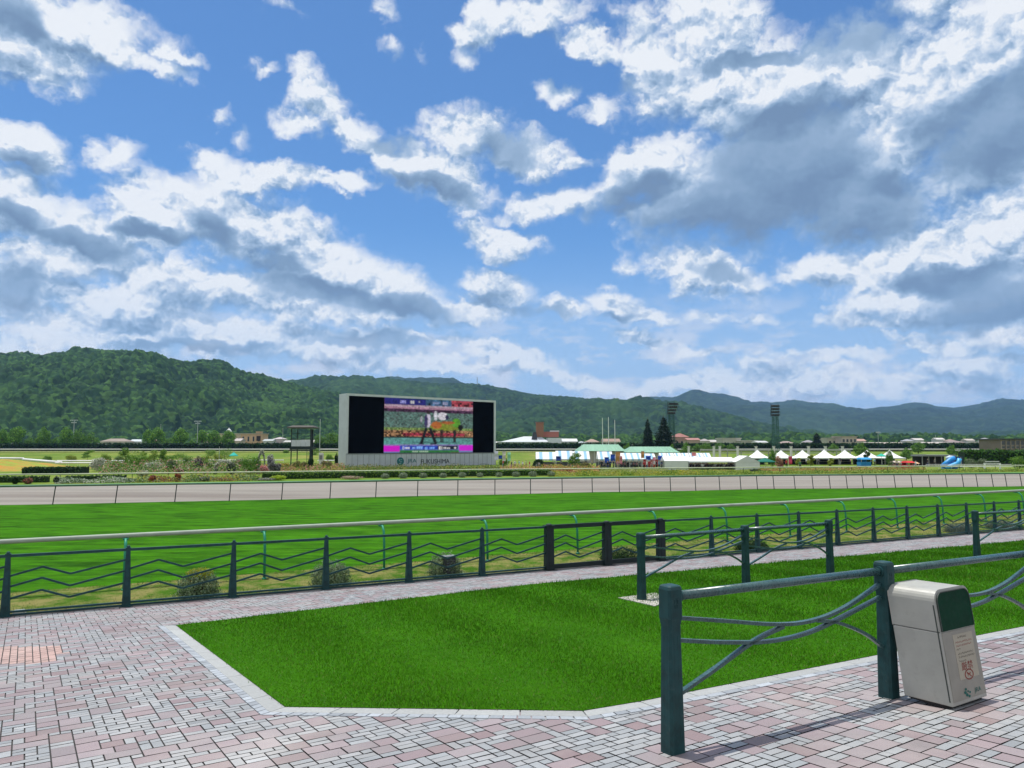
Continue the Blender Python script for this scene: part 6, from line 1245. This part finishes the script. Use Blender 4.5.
for px, yt, yb, w, pal, k_, lab, cat in ((98, 458.5, 471, 12, WHP, 'ball', 'round silvery white flowering shrub at the right end of the left white rails', 'shrub'), (88, 451, 460, 10, PAL2, 'young', 'small green tree behind the silvery white shrub', 'tree'), (126, 449.5, 468, 12, PAL2, 'young', 'young green tree right of the silvery white shrub', 'tree'),
    (137, 450.5, 470, 18, PAL2, 'ball', 'largest leafy green shrub in the middle of the left garden', 'shrub'), (117, 461, 472, 11, PAL2, 'ball', 'low bright shrub right below the first young tree', 'shrub'), (150, 452, 469, 14, PAL2+YGP, 'young', 'yellow green young tree right of the largest garden shrub', 'tree'), (163, 451, 468, 11, PAL2, 'young', 'thin young tree left of the pink flowers', 'tree'), (155, 462, 472, 16, WHP+[(.2,.25,.12)], 'ball', 'pale cream flowering shrub spreading under the young trees', 'shrub'),
    (144, 471, 476, 10, WHP+[YL], 'ball', 'small cream yellow shrub right at the inner rail', 'shrub'), (181, 453, 461, 16, PAL2, 'ball', 'bushy green shrub behind the dark purple one', 'shrub'), (172, 460, 472, 10, [(.05,.09,.03), (.1,.14,.06)], 'ball', 'dull dark green shrub above the pink flowers', 'shrub'), (180, 469, 474, 8, [PKF, (.6,.32,.34), GD], 'ball', 'clump of pink flowers at the inner rail', 'flowers'),
    (199, 456.5, 472, 8, DP+[(.3,.24,.22)], 'ball', 'dark purple leaved shrub left of the clipped green block', 'shrub'), (212, 461, 470, 15, [(.06,.12,.03), (.1,.16,.05), (.03,.06,.015)], 'ball', 'clipped green block shrub between the purple shrub and the white arch', 'shrub'), (211, 449, 459, 10, PAL2, 'ball', 'green tree left of the small white lamp head', 'tree'), (225, 448.5, 460, 14, PAL2, 'ball', 'bright green tree just left of the turquoise parasol', 'tree'), (218.5, 454, 462, 8, YGP, 'ball', 'yellow green shrub between two trees left of the turquoise parasol', 'shrub'),
    (225, 460.5, 474, 17, WHP, 'arch', 'white flowering arch left of the round green bush', 'flower arch'), (232, 462, 474, 8, [(.04,.07,.03), (.12,.15,.1)], 'ball', 'dark shrub leaning on the right leg of the white arch', 'shrub'), (251, 457, 474, 17, [(.05,.15,.015), (.09,.21,.02), (.13,.26,.03)], 'ball', 'big round bright green bush left of the pink and white flower column', 'shrub'), (262, 450.5, 474, 6, WHP, 'arch', 'tall narrow white flower arch right of the round green bush', 'flower arch'), (265, 466, 475, 7, [PKF, (.55,.16,.14), (.6,.4,.4)], 'ball', 'pink and red flower clump at the foot of the tall white arch', 'flowers'), (271.5, 455, 473, 7, [(.35,.32,.36), (.5,.5,.5), (.12,.1,.12)], 'ball', 'greyish lilac flowering column right of the tall white arch', 'shrub'), (278, 464, 473, 6, [(.12,.12,.13), (.4,.4,.42), (.06,.06,.05)], 'ball', 'low grey flowering shrub left of the watch tower', 'shrub'),
    (286, 463.5, 470, 6, [YL, (.4,.28,.05), GL], 'ball', 'golden orange shrub at the left leg of the watch tower', 'shrub'), (286, 449.5, 457, 5, PAL2, 'ball', 'small green tree left of the watch tower legs', 'tree'), (315, 449, 458, 9, PAL2, 'young', 'light green tree just right of the watch tower legs', 'tree'), (311, 457, 470, 5, DARKG, 'ball', 'narrow dark bush at the right leg of the watch tower', 'shrub'), (337, 454, 467, 4, DARKG, 'ball', 'thin dark bush touching the big screen at its left', 'shrub'),
    (574.5, 454, 469, 13, PAL2, 'young', 'young bright green tree before the striped tents', 'tree'), (585, 463, 470, 10, [(.14,.12,.05), (.2,.2,.06)], 'ball', 'brownish shrub right of the young bright tree', 'shrub'), (504, 458, 466, 10, PAL2, 'ball', 'green shrub right below the banners beside the big screen', 'shrub'), (558, 464.5, 469, 9, [YL, (.5,.42,.06)], 'ball', 'bright yellow flower clump before the dark blue banner', 'flowers'), (552, 468, 473, 9, [PKF, (.5,.3,.25)], 'ball', 'salmon pink flower clump right of the leafy arch', 'flowers'), (566, 468, 473, 12, [ORF, (.45,.2,.12)], 'ball', 'orange red flower clump under the striped tents', 'flowers'),
    (797, 459, 466, 6, YGP, 'young', 'slim yellow green sapling before the third pagoda tent', 'tree'), (810, 456, 467, 6, YGP, 'young', 'slim yellow green sapling before the fourth pagoda tent', 'tree'), (830, 459, 467, 5, YGP, 'young', 'sapling before the fourth and fifth pagoda tents', 'tree'), (866, 452, 465, 6, [(.05,.1,.02)], 'young', 'dark leafed tree crown over the deep blue booth', 'tree'), (970, 459, 468, 9, [(.2,.25,.15), (.1,.15,.06)], 'ball', 'pale flecked shrub at the left end of the green hedge', 'shrub'), (981, 459, 468, 8, [(.2,.25,.15), (.1,.15,.06)], 'ball', 'second pale flecked shrub before the green hedge', 'shrub'), (1018, 456, 470, 14, PAL2, 'ball', 'bright shrub before the hedge at the right edge', 'shrub')):
    shrub(px, yt, yb, w, pal, lab, kind_=k_, cat=cat, name={'tree': 'young_tree', 'shrub': 'garden_shrub', 'flowers': 'flower_clump', 'flower arch': 'flower_arch'}[cat])
for px, yt, w, pal, lab in ((30, 478, 9, [(.34,.10,.09), (.25,.12,.06), GD], 'dull red flowering shrub beside the dirt rail at the far left'), (17, 477, 6, DARKG, 'small dark shrub left of the dull red one'), (58, 476.5, 5, DARKG+[(.3,.32,.28)], 'dark pointed shrub at the first post of the dirt rail'), (154, 475.5, 7, [(.42,.10,.05), (.3,.1,.06), GD], 'orange red flower clump on the strip left of the pink flowers'), (179, 474, 6, [(.44,.12,.06), (.4,.1,.08), GD], 'red flower clump below the pink flowers'), (206, 477, 10, [(.12,.13,.10), (.3,.3,.26), GD], 'grey green flowering clump on the strip'), (269, 478, 20, [(.3,.28,.3), (.16,.2,.1), (.42,.4,.4)], 'low greyish lilac flower patch left of the lime green mound'), (279, 475.5, 16, [(.30,.42,.03), (.36,.46,.05)], 'lime green rounded mound of leaves at the left end of the low hedge'), (352, 476, 22, [(.42,.28,.22), (.5,.36,.3), GL], 'salmon pink flower patch below the left corner of the big screen')):
    p = far_pt(px, 2.6); shrub(px, yt, 0, w, pal, lab, Y=p[1], z0=0, leaf=.045, name='garden_shrub' if 'shrub' in lab else 'flower_clump', cat='shrub' if 'shrub' in lab else 'flowers')
mast(219.5, 446.5, 460, 180, 'slim garden lamp with a white round head above the left garden', r=.05, z0=INZ, cat='lamp', name='garden_lamp')
# ------------------------------------------------------------------ people, each one continuous skinned body
def person_mesh(pose, top, leg, hair, seed):
    rnd = random.Random(seed); P = {}; E_ = []
    def j(n, x, y, z, r, par=None): P[n] = (x, y, z, r); (E_.append((par, n)) if par else None)
    sit = pose == 'sit'; hip = .48 if sit else .92; st = 0.10 if pose == 'walk' else .0
    j('pel', 0, 0, hip, .135); j('wai', 0, 0, hip+.17, .12, 'pel'); j('che', 0, .01, hip+.36, .145, 'wai'); j('nec', 0, 0, hip+.53, .055, 'che'); j('hd0', 0, -.01, hip+.62, .085, 'nec'); j('hd1', 0, -.01, hip+.74, .085, 'hd0')
    for s, c in ((-1, 'l'), (1, 'r')):
        j('sh'+c, s*.17, 0, hip+.46, .06, 'che'); up = pose == 'raise' and s > 0
        if up: j('el'+c, s*.22, -.14, hip+.32, .045, 'sh'+c); j('wr'+c, s*.14, -.30, hip+.46, .033, 'el'+c); j('ha'+c, s*.13, -.33, hip+.54, .04, 'wr'+c)
        elif sit: j('el'+c, s*.23, -.05, hip+.22, .045, 'sh'+c); j('wr'+c, s*.15, -.28, hip+.14, .033, 'el'+c); j('ha'+c, s*.13, -.36, hip+.13, .038, 'wr'+c)
        else: j('el'+c, s*.23, .03, hip+.20, .045, 'sh'+c); j('wr'+c, s*.24, -.04-s*st, hip-.04, .033, 'el'+c); j('ha'+c, s*.24, -.06-s*st, hip-.13, .038, 'wr'+c)
        j('th'+c, s*.10, 0, hip-.05, .095, 'pel')
        if sit: j('kn'+c, s*.12, -.42, hip-.02, .065, 'th'+c); j('an'+c, s*.12, -.42, .09, .045, 'kn'+c); j('to'+c, s*.12, -.56, .04, .04, 'an'+c)
        else: j('kn'+c, s*.11, -.02-s*st, hip*.53, .062, 'th'+c); j('an'+c, s*.11, .02-s*st*1.8, .09, .042, 'kn'+c); j('to'+c, s*.12, -.12-s*st*1.8, .04, .04, 'an'+c)
    ks = list(P); me = bpy.data.meshes.new('p'); me.from_pydata([P[k][:3] for k in ks], [(ks.index(a), ks.index(b)) for a, b in E_], []); o = bpy.data.objects.new('p', me); COL.objects.link(o)
    o.modifiers.new('skin', 'SKIN'); sk = me.skin_vertices[0].data
    for i, k in enumerate(ks): sk[i].radius = (P[k][3], P[k][3]*.8 if k in ('che', 'wai', 'pel') else P[k][3])
    sk[0].use_root = True; o.modifiers.new('sub', 'SUBSURF').levels = 1
    dg = bpy.context.evaluated_depsgraph_get(); m2 = bpy.data.meshes.new_from_object(o.evaluated_get(dg)); bpy.data.objects.remove(o); m2.name = 'person'
    at = m2.color_attributes.new('tone', 'FLOAT_COLOR', 'CORNER'); buf = []; SKN = (.42, .27, .20)
    for p_ in m2.polygons:
        c = p_.center; z = c.z-hip
        if z > .70 or (z > .57 and c.y > .01): col = hair
        elif z > .50 and abs(c.x) < .12: col = SKN
        elif (pose == 'raise' and c.y < -.22 and c.z > hip) or (sit and c.y < -.24 and z > .08 and abs(c.x) < .2 and z < .2) or (not sit and abs(c.x) > .19 and z < .12 and z > -.3 and pose != 'raise'): col = SKN
        elif z > .02 and not (sit and c.y < -.16): col = top
        elif c.z < .08: col = (.03,.03,.03)
        else: col = leg
        buf += [*col, 1.]*p_.loop_total
    at.data.foreach_set('color', buf); m2.materials.clear(); m2.materials.append(MV('clothes', .8, .1, 8)); m2.polygons.foreach_set('use_smooth', [True]*len(m2.polygons)); return m2
COLS = {'white': (.6,.6,.6), 'black': (.025,.025,.03), 'dark blue': (.03,.05,.14), 'red': (.42,.04,.04), 'grey': (.2,.2,.21), 'light blue': (.25,.4,.55), 'beige': (.42,.36,.26), 'green': (.06,.2,.08), 'pink': (.5,.25,.28)}
PMESH = {}
def person(px, Y, pose, top, leg, label, rz=0, group=None, z0=INZ, sc=1.):
    k = (pose, top, leg)
    if k not in PMESH: PMESH[k] = person_mesh(pose, COLS[top], COLS[leg], random.choice([(.015,.012,.01), (.03,.02,.015), (.3,.3,.28)]), len(PMESH))
    o = put(bpy.data.objects.new('person', PMESH[k])); o.location = (DX(px, Y), Y, z0); o.rotation_euler = (0, 0, rz); o.scale = (sc,)*3; return tag(o, label, 'person', group)
rp = random.Random(77)
def chair(px, Y, rz):
    global CHAIR
    if CHAIR is None:
        CHAIR = t = thing('folding_chair', 'plain folding chair under a spectator in the tents', 'chair', (0,0,0)); mm = M('chair_metal', (.25,.25,.25), .4)
        mb = MB(); mb.box(-.21, .21, -.22, .2, .41, .44); mb.build('seat', M('chair_seat', (.12,.12,.13), .6), t); mb = MB(); mb.box(-.2, .2, .20, .22, .55, .85); mb.build('backrest', M('chair_seat', (.12,.12,.13), .6), t)
        for sx in (-1, 1):
            for a, b in ((-.2, .0), (.2, .3)): mb = MB(); mb.bar((sx*.2, a, 0), (sx*.2, b if b < .1 else .21, .41 if b < .1 else .84), .025, .025); mb.build('leg', mm, t)
    else: t = copy_tree(CHAIR)
    t.location = (DX(px, Y), Y, INZ); t.rotation_euler = (0, 0, rz); t['group'] = 'folding chairs in the tents'
CHAIR = None
# seated crowd under the long marquee
gcr = 'seated spectators under the long white marquee'
for row, Y in enumerate((137.6, 138.8, 140.0)):
    for k in range(15):
        px = 690+k*3.0+rp.uniform(-.4, .4)+row*.9
        if px > 733.5: continue
        tp, lg = rp.choice([('black','black'), ('grey','black'), ('black','dark blue'), ('white','black'), ('black','black')]); rz = rp.uniform(-.5, .5)
        person(px, Y, 'sit', tp, lg, 'spectator in %s top and %s trousers seated under the long white marquee' % (tp, lg), rz, gcr); chair(px, Y, rz)
g2 = 'spectators sitting under the striped tents left of the flags'
for k in range(8):
    px = 618.5+k*3.0; tp, lg = rp.choice([('black','black'), ('white','black'), ('grey','black'), ('pink','black')]); rz = rp.uniform(-.4, .4); Y = 149+rp.uniform(0, 1.2)
    person(px, Y, 'sit', tp, lg, 'seated person in %s top and %s trousers under the tents left of the flags' % (tp, lg), rz, g2); chair(px, Y, rz)
who = [(601.5,'walk','black','black','standing person in black at the left end of the group by the blue banner',138),(604,'stand','grey','black','person in grey top standing between blue banners',139),(607.5,'stand','black','dark blue','person in black with dark blue trousers right of the first blue banner',138),(610,'walk','dark blue','black','person in dark blue walking below the larger blue banner',139),(613.2,'stand','black','black','person in black left of the orange flag',138.5),
 (617.5,'stand','pink','beige','person in pink top beside the orange flag',139),(643.8,'walk','red','black','person in red among the first red banners',138),(646.5,'stand','white','dark blue','person in white below the first blue banners',137.5),(649,'stand','red','red','person dressed all in red in the middle of the flag group',139),(651.5,'walk','pink','grey','person in pink and grey right of the person in red',138),(654,'stand','white','red','person in white and red by the pink banner',138.2),(656.3,'stand','black','black','person in black below the last blue banner',138.6),(659,'stand','light blue','dark blue','person in light blue beside the tall pale blue banner',137.5),(661.5,'walk','dark blue','black','person in dark blue next to the closed white tent',137.5),
 (511.5,'walk','black','grey','person in black walking at the left of the path right of the screen',136),(515,'stand','white','grey','person in white top right of the pale green banner',139),(519,'stand','light blue','white','person in light blue between the banner and the leafy arch',141),(522.5,'walk','white','black','person in white and black walking towards the leafy arch',138),(526,'stand','beige','black','person in beige near the leafy arch',140),(529.5,'stand','red','white','person in red top left of the leafy arch',141),(539,'stand','white','beige','person in white seen through the leafy arch',141),
 (553,'stand','white','black','person in white under the left striped tents',151),(561,'stand','grey','black','person in grey beside the dark blue banner',150),(568,'walk','white','grey','person in white and grey under the second striped tent',151),(586,'stand','black','grey','person in black top near the third striped tent',150),(592,'walk','beige','dark blue','person in beige walking between striped tents',149),
 (786,'stand','red','black','person in red beside the pink red banner',147),(795,'stand','black','black','person in black before the third pagoda tent',170),(806,'walk','white','black','person in white before the third pagoda tent',168),(818,'stand','grey','black','person in grey in the shade of the fourth pagoda tent',172),(829,'stand','white','dark blue','person in white and dark blue between fourth and fifth pagoda tents',170),(840,'walk','black','grey','person in black under the fifth pagoda tent',171),(850,'stand','pink','black','person in pink under the fifth pagoda tent',170),(874,'stand','light blue','black','person in light blue right of the deep blue booth',165),(896,'stand','beige','dark blue','person in beige at the pinkish stall',148),(900.5,'walk','white','grey','person in white at the pinkish stall',147.5),(915,'stand','white','black','person in white by the orange booth',139),
 (927,'stand','black','dark blue','person in black at the left of the dark shelter',160),(934,'stand','grey','black','person in grey standing in the dark shelter',162),(799.5,'stand','green','black','person in green near the low pale rail',136),(503,'walk','red','dark blue','person in red right of the big screen',150)]
for px, po, tp, lg, lab, Y in who: person(px, Y, po, tp, lg, lab, rp.uniform(-1.5, 1.5), sc=rp.uniform(.94, 1.04))

hedge('dark clipped hedge behind the left inner rail between the orange bank and the silvery shrub', [(DX(px, 118), 118, INZ) for px in range(27, 97, 10)], DZ(467.6, 118)-INZ, 2.2, DARKG+[(.05,.11,.02)], leaf=.16, dens=22, core=(.012,.028,.01))
for px, yt, yb, w, pal, k_, lab in ((72, 455, 463, 9, YGP, 'ball', 'yellow green shrub above the level white rails on the left'), (48, 456, 462, 8, PAL2, 'ball', 'low green shrub where the sloping white rail ends'), (106, 454, 464, 10, PAL2+YGP, 'ball', 'leafy shrub right above the silvery white shrub'), (120, 455, 466, 9, [(.07,.13,.03), (.12,.2,.05)], 'ball', 'dull green shrub behind the first young tree'),
    (145, 457, 468, 12, [(.05,.11,.02), (.1,.18,.03)], 'ball', 'deep green shrub behind the pale cream one'), (168, 455, 465, 12, PAL2, 'ball', 'mid green shrub behind the thin young tree'), (190, 457, 468, 11, [(.07,.15,.03), (.13,.22,.04)], 'ball', 'green shrub between the bushy one and the purple one'), (205, 456, 465, 8, PAL2+YGP, 'ball', 'small leafy shrub above the clipped green block'),
    (240, 458, 470, 10, [(.06,.13,.03), (.12,.2,.04), (.35,.33,.2)], 'ball', 'mixed shrub between the white arch and the round green bush'), (258, 462, 473, 7, [(.08,.16,.03), (.3,.28,.12)], 'ball', 'small shrub at the right of the round green bush'), (297, 461, 470, 8, [(.16,.2,.05), (.32,.28,.1)], 'ball', 'golden green shrub between the watch tower legs'), (304, 462, 470, 7, [(.2,.16,.06), (.1,.15,.03)], 'ball', 'brownish shrub between the watch tower legs'),
    (327, 461, 470, 9, [(.2,.18,.08), (.3,.16,.1), GL], 'ball', 'rusty flowering shrub right of the white upright cabinet'), (330, 455, 463, 7, PAL2, 'ball', 'green shrub by the short white rail left of the big screen')):
    shrub(px, yt, yb, w, pal, lab, kind_=k_)
